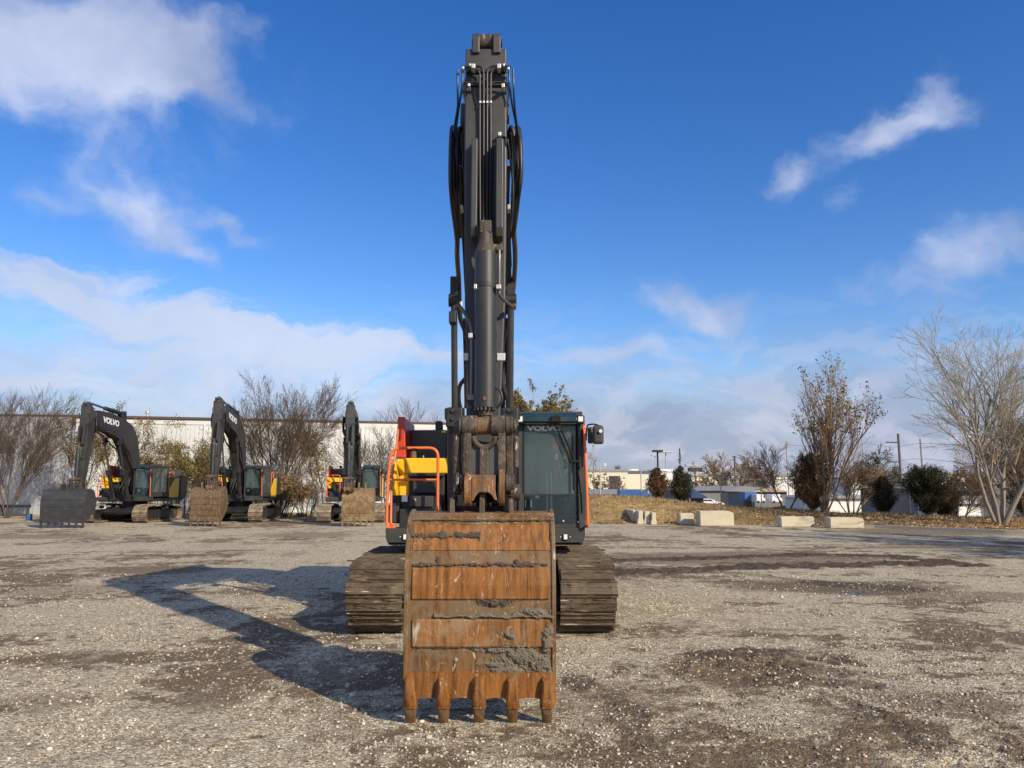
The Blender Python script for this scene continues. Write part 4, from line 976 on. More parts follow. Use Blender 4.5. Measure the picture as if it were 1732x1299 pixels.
    MB().prismxz([(at(986, 718, 10.9).x, Z(718)), (at(991, 724, 10.9).x, Z(724)), (at(993, 745, 10.9).x, Z(745)), (at(989, 745, 10.9).x, Z(745))], 10.90, 10.94).build('rail_bracket', M['orange'], cab, bevel=.004)
    # mirrors
    mr = MB().smooth_tube([at(991, 745, 10.9), at(993, 722, 10.85), at(998, 718, 10.8), (at(1008, 718, 10.75)), at(1015, 722, 10.7), at(1016, 728, 10.7)], .011, 8, 5).build('mirror_arm', M['dark'], cab, smooth=60)
    MB().pbox(1003.5, 1021.5, 719, 751, 10.66, 10.75).build('mirror', M['grey'], cab, bevel=.035, seg=4)
    MB().pbox(994.5, 1004, 722, 750, 10.84, 10.92).build('mirror', M['grey'], cab, bevel=.03, seg=4)
    MB().cyl(at(1016, 729, 10.67), at(1016, 729, 10.62), .025, 12).build('mirror_knob', M['lens'], cab, smooth=40)
    b_ = MB()
    for u, v in ((978, 883), (982, 831), (953, 881)): b_.cyl(at(u, v, Y), at(u, v, Y-.012), .014, 10)
    b_.each('bolt', M['bright'], cab, smooth=40)
    return cab

def build_excavator():
    root = thing('excavator', (XR, YR, 0), 'large charcoal and yellow excavator facing the camera with rusty bucket, nearest of the four', 'excavator')
    track(root, -2.095, -1.38); track(root, .615, 1.325)
    u = MB(); u.prism([(11.0, .42), (10.9, .55), (11.3, .78), (13.2, .78), (13.5, .5), (13.2, .42)], -1.38, .62); u.xcyl(XR, XR+.001, 0, 0, .001, 3) if False else None
    u.build('undercarriage', M['dark'], root, bevel=.03)
    MB().cyl((XR, YR, .76), (XR, YR, 1.06), .62, 32).build('slew_ring', M['dark'], root, smooth=40)
    MB().box(at(656, 900, 11.1).x, at(986, 900, 11.1).x, 11.12, 15.0, 1.06, 1.22).build('main_frame', M['dark'], root, bevel=.02)
    # front skirts with lamps
    for (ua, ub, cham, lu) in ((651.5, 748, 0, 685), (884, 990, 1, 956.5)):
        Y = 10.97; X = lambda u_: at(u_, 905, Y).x; zt, zb = at(800, 893.5, Y).z, at(800, 918, Y).z; zm = at(800, 909, Y).z
        if cham: P = [(X(ua), zt), (X(ub), zt), (X(ub-.6), zm), (X(ub-4), zb), (X(ua), zb)]
        else: P = [(X(ua), zt), (X(ub), zt), (X(ub), zb), (X(ua+3.5), zb), (X(ua+1), zm)]
        sk = MB().prismxz(P, Y, Y+.35).build('front_skirt', M['grey'], root, bevel=.008)
        l = MB().pbox(lu-4.2, lu+4.2, 903, 914, Y-.03, Y+.01).build('work_light', M['dark'], sk, bevel=.01)
        MB().pbox(lu-3, lu+3, 904, 912.5, Y-.036, Y-.028).build('lens', M['lens'], l, bevel=.003)
        MB().cyl(at(lu-8, 908, Y), at(lu-8, 908, Y-.01), .010, 8).cyl(at(lu+8, 908, Y), at(lu+8, 908, Y-.01), .010, 8).each('bolt', M['bright'], sk)
    build_cab(root)
    # --- image-left side: tank, tool box, steps
    t = MB(); Y = 11.75; X = lambda u_, v_=820, y=11.75: at(u_, v_, y).x; Z = lambda v_, y=11.75: at(700, v_, y).z
    # fuel tank: tall outer post and a deep top section
    t.box(X(666), X(674), Y-.25, Y+1.4, Z(850), Z(781)); t.box(X(674), X(758), Y+.05, Y+1.4, Z(801), Z(774.5)); t.box(X(674), X(692), Y+.05, Y+1.2, Z(850), Z(801))
    t.add([(X(674), Y-.25, Z(779)), (X(679), Y-.22, Z(776)), (X(684), Y+.05, Z(776)), (X(674), Y+.05, Z(776)), (X(674), Y-.25, Z(786)), (X(683), Y-.05, Z(800)), (X(684), Y+.05, Z(803)), (X(674), Y+.05, Z(803))], [(0,1,2,3), (4,7,6,5), (0,4,5,1), (1,5,6,2), (2,6,7,3), (0,3,7,4)])
    t.build('fuel_tank', M['yellow'], root, bevel=.03, seg=3)
    MB().cyl((X(695), Y+.25, Z(775)), (X(695), Y+.25, Z(762)), .05, 18).build('filler_cap', M['linkrust'], root, smooth=40, bevel=.008)
    MB().cyl((X(713), Y+.2, Z(773)), (X(713), Y+.2, Z(769)), .012, 8).build('bolt', M['bright'], root)
    s = MB(); s.box(X(671), X(752), 11.35, 12.6, Z(866, 11.35), Z(838, 11.35)); s.box(X(692), X(752), 11.75, 12.7, Z(838), Z(803)); s.box(X(664), X(686), 11.25, 12.4, Z(885, 11.25), Z(851, 11.25)); s.box(X(686), X(750), 11.15, 12.0, 1.22, Z(861, 11.15))
    s.box(X(691), X(752), 11.60, 12.3, Z(806, 11.6), Z(800, 11.6))
    s.each('tool_box', M['dark'], root, bevel=.015)
    s = MB(); s.box(X(700), X(742), 11.66, 11.74, Z(834, 11.7), Z(810, 11.7)); s.box(X(698), X(738), 11.31, 11.345, Z(857, 11.35), Z(839, 11.35)); s.box(X(668), X(700), 11.02, 11.6, 1.24, 1.275).box(X(662), X(684), 11.22, 11.26, Z(884, 11.2), Z(856, 11.2))
    s.each('step_panel', M['grey'], root, bevel=.008)
    MB().pbox(679.5, 689, 837.5, 848.5, 11.22, 11.245).build('sticker', M['white'], root)
    MB().cyl(at(702.5, 845, 11.31), at(702.5, 845, 11.29), .014, 10).build('latch', M['bright'], root)
    # handrails
    A = lambda u_, v_, y=11.05: at(u_, v_, y)
    r1 = round_rail([A(668, 893), A(654, 888), A(655.5, 815), A(662, 758), A(741, 757.5), A(740, 882), A(739, 900)], .021, 'handrail', M['orange'], root, .14)
    round_rail([A(656, 811.5), A(739.5, 811.5)], .016, 'rail_bar', M['orange'], r1)
    r2 = round_rail([A(661, 889), A(662, 815, 11.3), A(671, 752, 11.5), A(674, 720, 11.7)], .016, 'handrail', M['orange'], root, .1)
    round_rail([A(654, 853), A(661, 853)], .012, 'rail_bar', M['orange'], r2)
    MB().pbox(652.5, 668, 888.5, 893.5, 11.0, 11.12).pbox(661, 666, 885, 891, 11.0, 11.08).each('rail_foot', M['orange'], root, bevel=.006)
    # red guard plate rising behind the tank
    g = MB(); zb = Z(774, 12.0); zt = at(672, 705, 12.0).z
    g.add([(at(669.5, 770, 12).x, 12.0, zb), (at(686, 770, 12).x, 12.0, zb), (at(684, 706, 12).x, 12.0, zt), (at(673, 706, 12).x, 12.0, zt), (at(669.5, 770, 12).x, 12.95, zb), (at(686, 770, 12).x+.04, 12.95, zb), (at(684, 706, 12).x+.04, 12.95, zt-.06), (at(673, 706, 12).x, 12.95, zt-.06)], [(0,1,2,3), (7,6,5,4), (0,4,5,1), (1,5,6,2), (2,6,7,3), (3,7,4,0)])
    g.build('guard_plate', M['red'], root, bevel=.012)
    # engine hood, stack, counterweight, rear bodies
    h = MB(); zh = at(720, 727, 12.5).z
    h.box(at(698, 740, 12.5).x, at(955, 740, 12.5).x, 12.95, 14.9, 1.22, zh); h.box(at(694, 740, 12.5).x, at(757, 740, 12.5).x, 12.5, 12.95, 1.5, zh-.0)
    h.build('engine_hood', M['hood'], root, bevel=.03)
    MB().pbox(736, 748, 712, 728, 12.9, 13.1).build('exhaust_stack', M['grey'], root, bevel=.02)
    MB().pbox(747, 754.5, 728.5, 732, 12.485, 12.505).build('sticker', M['label'], root)
    cw = MB(); cw.prism([(14.5, 1.15), (14.5, 2.45), (14.9, 2.5), (15.35, 2.35), (15.5, 1.9), (15.4, 1.3), (15.2, 1.15)], -1.82, 1.05); cw.build('counterweight', M['grey'], root, bevel=.08, seg=3)
    l = MB(); l.prism([(13.15, 1.3), (12.35, 1.3), (12.35, 2.2), (13.15, 2.35)], -1.84, -1.70); l.build('side_panel', M['yellow'], root, bevel=.02)
    l = MB(); l.box(-1.82, -.9, 13.15, 14.5, 1.22, 2.4).box(.62, 1.02, 13.1, 14.5, 1.22, 2.35); l.each('side_body', M['grey'], root, bevel=.03)
    l = MB(); l.prism([(13.15, 1.25), (14.3, 1.25), (14.3, 2.3), (13.8, 2.3), (13.15, 1.75)], 1.02, 1.045); l.build('side_panel', M['yellow'], root, bevel=.01)
    round_rail([(1.0, 13.1, 1.5), (1.03, 13.05, 2.6), (1.03, 13.6, 2.65), (1.0, 13.6, 2.3)], .025, 'handrail', M['orange'], root, .1)
    # dark machinery between tank and cab, at the boom foot
    k = MB(); k.box(-.78, -.62, 11.5, 12.6, 1.2, 2.25).box(.02, .10, 11.4, 12.8, 1.2, 2.3).box(-.9, .0, 12.6, 12.9, 1.2, 2.0).box(-.80, .1, 11.15, 11.7, 1.2, 1.42)
    k.each('boom_mount', M['dark'], root, bevel=.02)
    for i in range(7):
        x = -.72 + i*.11; MB().smooth_tube([(x, 11.35, 1.4), (x + random.uniform(-.05, .05), 11.25, 1.75), (x*.8-.07, 11.5, 2.2 + .05*i), (cx(11.6) + (x+.36)*.6, 11.55, 2.8)], .022, 8, 5).build('hose', M['rubber'], root, smooth=60)
    build_boom(root); build_arm(root); build_bucket(root)
    return root
EXC = build_excavator()

# ================================================================== BACKGROUND EXCAVATORS
SKIP = ('bolt', 'gland_bolt', 'clamp', 'fitting', 'sticker', 'latch', 'sensor_box', 'blue_hose', 'mud_cake', 'hydraulic_line', 'rail_foot', 'lever', 'seat_belt', 'mirror_knob', 'boss', 'cross_bar', 'dark_mud_crust', 'grey_mud_crust', 'bucket', 'cylinder_band', 'pin', 'step_panel', 'console')
def base_name(o): return o.name.split('.')[0]
def bg_bucket(root, w, hgt, nteeth, mat, mat2, xc, ycen, tooth_len=.22, plates=(), wid_t=.05):
    """digging bucket hanging with its back to the camera; xc, ycen = centre of the front face, relative to root"""
    r0 = ROOT[root.name]; X, Y = r0[0] + xc, r0[1] + ycen; k = hgt / 1.67
    prof = [(.06, .30), (.03, .55), (.0, .80), (-.01, 1.05), (.01, 1.25), (.06, 1.42), (.14, 1.55), (.26, 1.63), (.42, 1.67), (.60, 1.62), (.75, 1.48)]
    prof = [(Y + y*k, z*k) for y, z in prof]; m = MB()
    for (ya, za), (yb, zb) in zip(prof[:-1], prof[1:]):
        m.add([(X-w/2, ya, za), (X+w/2, ya, za), (X+w/2, yb, zb), (X-w/2, yb, zb), (X-w/2, ya+.03, za-.01), (X+w/2, ya+.03, za-.01), (X+w/2, yb+.03, zb-.02), (X-w/2, yb+.03, zb-.02)], [(0,1,2,3), (7,6,5,4), (0,4,5,1), (3,2,6,7)])
    b = m.build('bucket', mat, root, smooth=25)
    for s in (-1, 1):
        x0 = X + s*w/2; out = [(y-.015, z) for y, z in prof] + [(Y+.95*k, 1.15*k), (Y+.85*k, .72*k), (Y+.45*k, .42*k), (Y+.12*k, .28*k)]
        MB().prism(out, x0 - (.035 if s > 0 else 0), x0 + (0 if s > 0 else .035)).build('side_plate', mat, b, bevel=.008)
    for z0, z1 in plates:
        zs = np.linspace(z0, z1, 6); ys = np.interp(zs, [p[1] for p in prof[:9]], [p[0] for p in prof[:9]])
        MB().prism([(y-.022, z) for y, z in zip(ys, zs)] + [(y+.01, z) for y, z in zip(ys, zs)][::-1], X-w/2+.06, X+w/2-.06).build('wear_plate', mat2, b, bevel=.008)
    MB().box(X-w/2-.01, X+w/2+.01, Y+.0, Y+.09, .24*k, .40*k).build('lip_plate', mat2, b, bevel=.01)
    for i in range(nteeth):
        x = X - w/2 + .06 + (w-.12)*i/(nteeth-1)
        MB().add([(x-wid_t, Y-.03, .38*k), (x+wid_t, Y-.03, .38*k), (x+wid_t, Y+.10, .38*k), (x-wid_t, Y+.10, .38*k), (x-wid_t*.65, Y+.06, .0), (x+wid_t*.65, Y+.06, .0), (x+wid_t*.65, Y+.10, .0), (x-wid_t*.65, Y+.10, .0)],
                 [(0,1,2,3), (7,6,5,4), (0,4,5,1), (1,5,6,2), (2,6,7,3), (3,7,4,0)]).build('tooth', mat2, b, bevel=.01)
    for dx in (-.30, 0, .30):
        MB().prism([(Y+.20*k, 1.5*k), (Y+.22*k, 1.86*k), (Y+.55*k, 1.9*k), (Y+.8*k, 1.5*k)], X+dx-.03, X+dx+.03).build('hinge_plate', mat, b, bevel=.01)
    return b
def clone(loc, yaw, label, boom_rot, drop, fwd, zs, bucket):
    r = EXC.copy(); COL.objects.link(r); r.location = loc; r.rotation_euler = (0, 0, yaw); r['label'] = label; r['category'] = 'excavator'
    ROOT[r.name] = tuple(loc)
    boomset = {o.name for o in PARTS['boom']}; armset = {o.name for o in PARTS['arm']}
    foot = Vector((0, 12.25 - YR, 1.85)); Rm = Matrix.Translation(foot) @ Matrix.Rotation(rad(boom_rot), 4, 'X') @ Matrix.Translation(-foot)
    Am = Matrix.Translation((0, -fwd, 0)) @ Matrix.Diagonal((1, 1, zs, 1))
    kids = {}
    for o in list(bpy.data.objects):
        if o.parent is not None: kids.setdefault(o.parent.name, []).append(o)
    for c in kids[EXC.name]:
        if base_name(c) in SKIP: continue
        n = c.copy(); COL.objects.link(n); n.parent = r
        if base_name(c) == 'track': n.data = c.data.copy(); n.data.materials[0] = M['track_bg']
        if c.name in boomset: n.matrix_local = Rm
        elif c.name in armset: n.matrix_local = Am
        for g in kids.get(c.name, []):
            if base_name(g) in SKIP: continue
            q = g.copy(); COL.objects.link(q); q.parent = n
    bucket(r)
    return r
EXC['group'] = 'excavators parked on the gravel yard'
e1 = clone((-20.15, 41.6, 0), 0, 'charcoal excavator with wide black six-tooth bucket, farthest left beside the bare tree', 7.0, .6, .55, .90,
      lambda r: None)
e2 = clone((-14.75, 42.3, 0), rad(4.5), 'charcoal excavator with brown ribbed bucket, second from left before the large bare tree', 3.0, .3, .30, .955, lambda r: None)
e3 = clone((-8.5, 42.0, 0), rad(7), 'charcoal excavator with dented tan bucket, directly left of the nearest excavator', 6.0, .5, .5, .915, lambda r: None)
def at_bucket(root, fn):
    """bucket meshes are modelled round the untransformed root, like every other part"""
    save = ROOT[root.name]; fn(root)
for e, w_, hh, nt_, m1, m2, xc_, yc_, pl in ((e1, 2.0, 1.75, 7, 'bucket_black', 'bucket_black', .0, -6.7, ((1.25, 1.30), (.95, .98))), (e2, 1.45, 1.85, 5, 'bucket_brown', 'bucket_brown', .02, -6.1, ((1.30, 1.48), (1.02, 1.20), (.76, .92), (.50, .66))), (e3, 1.50, 1.80, 6, 'bucket_tan', 'bucket_tan', .62, -6.0, ((1.15, 1.40), (.62, .98)))):
    bg_bucket(e, w_, hh, nt_, M[m1], M[m2], xc_, yc_, plates=pl)

# ================================================================== BUILDINGS, WALLS, BLOCKS
def ridged(name, c1, axis=0, per=.30, stain=.25):
    m, t, b = new_mat(name)
    tc = t.nodes.new('ShaderNodeTexCoord').outputs['Object']; sp = t.nodes.new('ShaderNodeSeparateXYZ'); t.links.new(tc, sp.inputs[0])
    s = math_n(t, 'PINGPONG', math_n(t, 'MULTIPLY', sp.outputs[axis], 1/per), .5)
    n = noise(t, .35, 6, .6, vec=tc, mapscale=(1, 1, .4))
    c = mixc(t, math_n(t, 'MULTIPLY', math_n(t, 'SUBTRACT', n, .45), 3*stain, clamp=True), c1, tuple(x*.66 for x in c1))
    c = mixc(t, math_n(t, 'MULTIPLY', math_n(t, 'LESS_THAN', s, .05), .45), c, tuple(x*.45 for x in c1))
    t.links.new(c, b.inputs['Base Color']); b.inputs['Roughness'].default_value = .55
    bump(t, b, math_n(t, 'GREATER_THAN', s, .1), .8, .04); return m
M['wood'] = paint('weathered_wood', (.13, .11, .09), .9, .2); M['timber'] = paint('yellow_timber', (.45, .33, .14), .8, .2)
M['palegreen'] = paint('pale_green_sign', (.30, .62, .58), .5, .0)
M['siding_trim'] = paint('trim_white', (.60, .60, .57), .6, .1)
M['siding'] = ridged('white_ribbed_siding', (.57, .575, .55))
M['siding_grey'] = ridged('shade_grey_siding', (.36, .37, .38))  # left wall's shade put into the siding colour; same grey on roof and end wall
M['roofbrown'] = paint('brown_eave', (.075, .05, .04), .7, .1)
M['concrete'] = paint('pale_yellow_concrete', (.60, .525, .385), .95, .35, (.38, .31, .20), scale=2.5, var=.35)  # pale yellowish concrete with random stains
M['galv'] = paint('galvanised_steel', (.42, .42, .42), .5, .1, metal=.4)
M['asphalt'] = paint('asphalt', (.06, .06, .06), .9, .2)
def warehouse():
    # eave line falls away to the right: the wall runs from near-left to far-right
    A, B, C_, E = Vector((-42, 50.0)), Vector((-29.6, 51.6)), Vector((-29.4, 51.75)), Vector((-3.2, 58.5)); hh = 6.45
    r = thing('warehouse', ((A.x+E.x)/2, 56, 0), 'long low white ribbed metal warehouse behind the parked excavators', 'building')
    def wall(P, Q, z0, z1, th, mat, name):
        d = (Q-P).normalized(); n = Vector((-d.y, d.x)); L = (Q-P).length
        m = MB().box(0, L, 0, th, z0, z1); o = m.build(name, mat, None); o.parent = r
        o.location = Vector((P.x, P.y, 0)) - Vector(ROOT[r.name]); o.rotation_euler = (0, 0, math.atan2(d.y, d.x)); return o
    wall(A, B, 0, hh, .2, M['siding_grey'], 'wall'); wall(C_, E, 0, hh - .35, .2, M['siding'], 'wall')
    w2 = wall(C_ + Vector((.05, -.06)), E, hh - .349, hh-.02, .34, M['siding_trim'] , 'fascia')
    wall(A, B + Vector((.3, .05)), hh, hh + .16, .5, M['roofbrown'], 'roof_edge'); wall(C_ - Vector((0, .25)), E, hh, hh + .16, .6, M['roofbrown'], 'roof_edge')
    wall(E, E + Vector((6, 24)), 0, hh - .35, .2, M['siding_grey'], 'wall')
    for k in range(5): wall(C_ + (E-C_)*(.2*k+.1) + Vector((0, -.1)), C_ + (E-C_)*(.2*k+.1) + Vector((.12, -.07)), .2, hh-.35, .1, M['siding_trim'], 'downspout')
    roof = MB().add([(A.x, A.y, hh+.05), (B.x, B.y, hh+.05), (E.x, E.y, hh+.05), (E.x+6, E.y+24, hh+.9), (A.x+4, A.y+24, hh+.9)], [(0,1,2,3,4)]).build('roof', M['siding_grey'], r)
    p = at(249, 706, 57); MB().cyl((p.x, 57, hh), (p.x, 57, hh + .75), .09, 10).cyl((p.x, 57, hh+.75), (p.x, 57, hh+.95), .16, 10).build('vent_pipe', M['galv'], r)
warehouse()

def block(name, x, y, L, W, Hh, yaw, label, cat='concrete block', group='concrete blocks along the yard edge', seed=0, lift=False):
    """cast concrete block with chipped, slightly uneven faces"""
    import bmesh
    rs = np.random.default_rng(seed+100); bm = bmesh.new(); bmesh.ops.create_cube(bm, size=1)
    bmesh.ops.scale(bm, vec=(L, W, Hh), verts=bm.verts); bmesh.ops.bevel(bm, geom=bm.edges[:], offset=.035, segments=2, affect='EDGES')
    bmesh.ops.subdivide_edges(bm, edges=[e for e in bm.edges if e.calc_length() > .2], cuts=7, use_grid_fill=True)
    for v in bm.verts:
        p = v.co; n = fbm(np.array([p.x*4+seed]), np.array([p.y*4+p.z*5]), 3, seed)[0] - .5
        v.co += Vector((n*.03 * (1 if p.x > 0 else -1), n*.02, (n*.05 if p.z > Hh*.35 else 0)))
        if p.x > L/2-.15 and p.z > Hh/2-.15 and seed % 2: v.co.z -= .06
    me = bpy.data.meshes.new(name); bm.to_mesh(me); bm.free(); me.materials.append(M['concrete']); me.shade_smooth(); me.set_sharp_from_angle(angle=rad(35))
    o = bpy.data.objects.new(name, me); COL.objects.link(o); o.location = (x, y, Hh/2 - .01); o.rotation_euler = (0, 0, yaw)
    tag(o, label, cat, group); return o
def put_block(u0, u1, vt, vb, W, yaw, label, seed):
    g = gnd((u0+u1)/2, vb); ztop = at((u0+u1)/2, vt, g.y).z; L = abs(at(u1, vb, g.y).x - at(u0, vb, g.y).x)
    return block('concrete_block', g.x, g.y + W/2, L, W, ztop, yaw, label, seed=seed)
put_block(1150, 1174, 868, 887.5, .75, 0, 'small pale concrete block just left of the tall large block', 2)
put_block(1184, 1242, 864, 890, .85, 0, 'largest and tallest pale concrete block, in front of the white car', 3)
put_block(1321, 1378, 873.5, 891.5, .6, 0, 'low pale concrete block below the yellow-leaved tree, left of its twin', 4)
put_block(1404, 1462, 875, 893.5, .6, 0, 'low pale concrete block nearest the two round cedars', 5)
def barrier(u0, u1, vt, vb, depth, label, seed):
    g = gnd((u0+u1)/2, vb); zt = at((u0+u1)/2, vt, g.y).z; x0, x1 = at(u0, vb, g.y).x, at(u1, vb, g.y).x; w = x1 - x0; xm = (x0+x1)/2
    m = MB(); hw = w/2; m.prismxz([(xm-hw, 0), (xm-hw, zt*.25), (xm-hw*.72, zt*.45), (xm-hw*.62, zt), (xm+hw*.75, zt*1.0), (xm+hw*.8, zt*.45), (xm+hw, zt*.2), (xm+hw, 0)], g.y, g.y + depth)
    o = m.build('road_barrier', M['concrete'], None, bevel=.03, origin=(xm, g.y + depth/2, 0)); tag(o, label, 'barrier', 'road barriers standing end-on side by side'); return o
barrier(1069, 1079, 863.5, 885.5, 3.2, 'concrete road barrier seen end-on, leftmost of the four side by side', 1)
barrier(1078.5, 1089, 864.5, 887, 3.0, 'concrete road barrier seen end-on, second from left of the four', 2)
barrier(1089.5, 1100.5, 865, 887, 3.0, 'concrete road barrier seen end-on, third from left of the four', 3)
barrier(1101.5, 1111, 867, 887.5, 3.0, 'concrete road barrier seen end-on, rightmost and lowest of the four', 4)

# ---- chain-link fence beyond the bank
def fence():
    m, t, b = new_mat('chain_link_mesh'); 
    tc = t.nodes.new('ShaderNodeTexCoord').outputs['Object']; sp = t.nodes.new('ShaderNodeSeparateXYZ'); t.links.new(tc, sp.inputs[0])
    def dg(sg):
        s = math_n(t, 'ADD', sp.outputs[0], math_n(t, 'MULTIPLY', sp.outputs[2], sg)); return math_n(t, 'LESS_THAN', math_n(t, 'PINGPONG', math_n(t, 'MULTIPLY', s, 1/.12), .5), .016)
    a = math_n(t, 'MAXIMUM', dg(1), dg(-1)); t.links.new(a, b.inputs['Alpha']); b.inputs['Base Color'].default_value = (.35, .35, .34, 1)
    posts = [(1015, 48.5), (1084, 48.5), (1151.5, 48.5), (1218, 48.5), (1286, 48.0), (1357, 46.0)]
    pts = []
    for u, Y in posts: x = at(u, 800, Y).x; pts.append((x, Y, float(bank_h(np.array([x]), np.array([Y]))[0])))
    pts += [(22.5, 44, -.0), (26.0, 42.0, -.3), (30, 40, -.4), (36, 38, -.5)]
    r = thing('chain_link_fence', (pts[0][0], pts[0][1], 0), 'chain-link fence with steel posts and top rail behind the grass bank', 'fence')
    tops = []
    for i, (x, y, z) in enumerate(pts):
        zt = max(z + 1.9, 2.25 if i < 6 else 1.9); tops.append((x, y, zt)); MB().cyl((x, y, z-.3), (x, y, zt), .035, 8).build('post', M['galv'], r, smooth=40)
    for a_, c_, pa, pc in zip(tops[:-1], tops[1:], pts[:-1], pts[1:]):
        MB().cyl(a_, c_, .022, 6).build('top_rail', M['galv'], r)
        MB().add([pa, pc, c_, a_], [(0, 1, 2, 3)]).build('mesh_panel', m, r)
fence()

# ---- far buildings and vehicles on the lower ground beyond the bank
GZ = -2.42
def far_box(name, u0, u1, vt, Y, depth, mat, roofmat, label, cat='building', roof='flat', vb=None, doors=(), parts=None):
    x0, x1 = at(u0, 815, Y).x, at(u1, 815, Y).x; zt = at(u0, vt, Y).z
    r = thing(name, ((x0+x1)/2, Y, GZ), label, cat)
    MB().box(x0, x1, Y, Y+depth, GZ, zt).build('wall', mat, r)
    rise = (at(u0, vt, Y).z - at(u0, vt + 8, Y).z)
    if roof == 'gable':   # ridge parallel to X
        rr = MB().prism([(Y-.6, zt), (Y+depth+.6, zt), (Y+depth*.5, zt+rise)], x0-.5, x1+.5).build('roof', roofmat, r)
    elif roof == 'end':
        MB().prismxz([(x0-.5, zt), (x1+.5, zt), ((x0+x1)/2, zt+rise)], Y-.5, Y+depth+.5).build('roof', roofmat, r)
    else: MB().box(x0-.3, x1+.3, Y-.3, Y+depth+.3, zt, zt+.35*Y/100).build('roof', roofmat, r)
    for (ua, ub, va) in doors:
        xa, xb = at(ua, 815, Y).x, at(ub, 815, Y).x; MB().box(xa, xb, Y-.08, Y+.02, GZ, at(ua, va, Y).z).build('door', M['dark'], r)
    return r
M['cream'] = paint('cream_wall', (.72, .66, .48), .7, .1, scale=.3); M['whitewall'] = paint('white_wall', (.78, .78, .74), .7, .1, scale=.3)
M['roofgrey'] = ridged('grey_metal_roof', (.27, .26, .25), 0, 1.0); M['roofdark'] = paint('dark_shingles', (.09, .095, .12), .8, .2, scale=.5); M['wallgrey'] = paint('grey_wall', (.20, .19, .18), .8, .2, scale=.5)
M['tanroof'] = paint('tan_roof', (.50, .40, .28), .8, .3, scale=.5); M['bluebox'] = paint('blue_container', (.02, .10, .30), .5, .15, scale=1.); M['navy'] = paint('navy_tarp', (.015, .04, .12), .6, .1, scale=1.)
M['carwhite'] = paint('white_car_paint', (.80, .80, .80), .2, .02)
far_box('warehouse', 940, 1062, 798, 300, 40, M['cream'], M['roofgrey'], 'long cream building far away right of the cab mirror', doors=((1030, 1049, 805),))
far_box('warehouse', 1062, 1102, 801, 330, 30, M['cream'], M['roofdark'], 'small cream building far away beside the blue trailer')
far_box('shed', 960, 1098, 836, 118, 22, M['wallgrey'], M['roofgrey'], 'long low grey-roofed shed behind the left end of the fence', roof='gable')
far_box('shed', 1165, 1300, 830, 140, 30, M['wallgrey'], M['roofgrey'], 'long grey-roofed workshop behind the white car', roof='gable', doors=((1219, 1239, 834), (1241, 1258, 834)))
far_box('house', 1276, 1330, 832, 112, 14, M['wallgrey'], M['tanroof'], 'small tan-roofed building behind the white van', roof='end')
far_box('hall', 1115, 1138, 798, 260, 20, M['whitewall'], M['whitewall'], 'bright white building between the two left cedars')
far_box('hall', 1170, 1215, 806, 380, 30, M['cream'], M['tanroof'], 'low cream hall far away above the workshop roof')
far_box('shed', 1395, 1480, 843, 95, 14, M['whitewall'], M['roofgrey'], 'low cream shed behind the right blocks', roof='end')
far_box('house', 1555, 1660, 830, 70, 12, M['wallgrey'], M['roofdark'], 'dark blue-roofed house behind the right cedar', roof='gable')
far_box('hall', 1590, 1625, 813, 200, 20, M['whitewall'], M['roofdark'], 'white gabled hall with chimney above the dark roof', roof='end')
far_box('shed', 1618, 1655, 852, 60, 6, M['whitewall'], M['galv'], 'small white shed with pale lean-to roof beside the large bare tree')
for k, (u0, u1, vt, Y, mt, lb) in enumerate(((1215, 1290, 812, 420, 'roofgrey', 'grey flat building on the horizon above the workshop'), (1300, 1345, 806, 350, 'whitewall', 'white building on the horizon behind the poles'), (1440, 1540, 811, 300, 'whitewall', 'white building on the horizon behind the round tree'),
        (1000, 1040, 806, 700, 'tanroof', 'tan building on the horizon right of the cab'), (1140, 1165, 808, 600, 'wallgrey', 'grey building on the horizon behind the tall cedar'), (1340, 1400, 812, 520, 'tanroof', 'tan building on the horizon behind the yellow-leaved tree'), (1540, 1600, 811, 480, 'roofgrey', 'grey building on the horizon left of the white hall'), (1650, 1760, 813, 420, 'wallgrey', 'grey building on the horizon behind the large bare tree'))):
    far_box('building', u0, u1, vt, Y, 30, M[mt], M['roofgrey'], lb)

def trailer(u0, u1, vt, vb, Y, mat, label, cat='trailer', slope=0):
    x0, x1 = at(u0, 830, Y).x, at(u1, 830, Y).x; zt, zb = at(u0, vt, Y).z, at(u0, vb, Y).z
    r = thing('truck_trailer', ((x0+x1)/2, Y, GZ), label, cat); W = 2.5
    MB().prismxz([(x0, zb), (x1, zb), (x1, zt - slope), (x0 + (x1-x0)*.35, zt), (x0, zt)], Y, Y+W).build('container', mat, r, bevel=.05)
    ws = MB()
    for x in (x0 + (x1-x0)*.12, x0 + (x1-x0)*.25, x1 - (x1-x0)*.12): ws.cyl((x, Y, GZ+.5), (x, Y+.4, GZ+.5), .5, 14)
    ws.each('wheel', M['rubber'], r, smooth=40); MB().box(x0+.3, x1-.3, Y+.9, Y+1.6, GZ+.5, zb-.01).build('chassis', M['dark'], r)
trailer(1048, 1096, 828, 840, 100, M['bluebox'], 'blue box trailer parked behind the fence, nearest the first cedar')
trailer(1168, 1196, 829, 843, 104, M['navy'], 'navy covered trailer parked just behind the white car', slope=.9)
trailer(1259, 1280, 832, 847, 92, M['bluebox'], 'blue container trailer parked left of the small tan-roofed building')
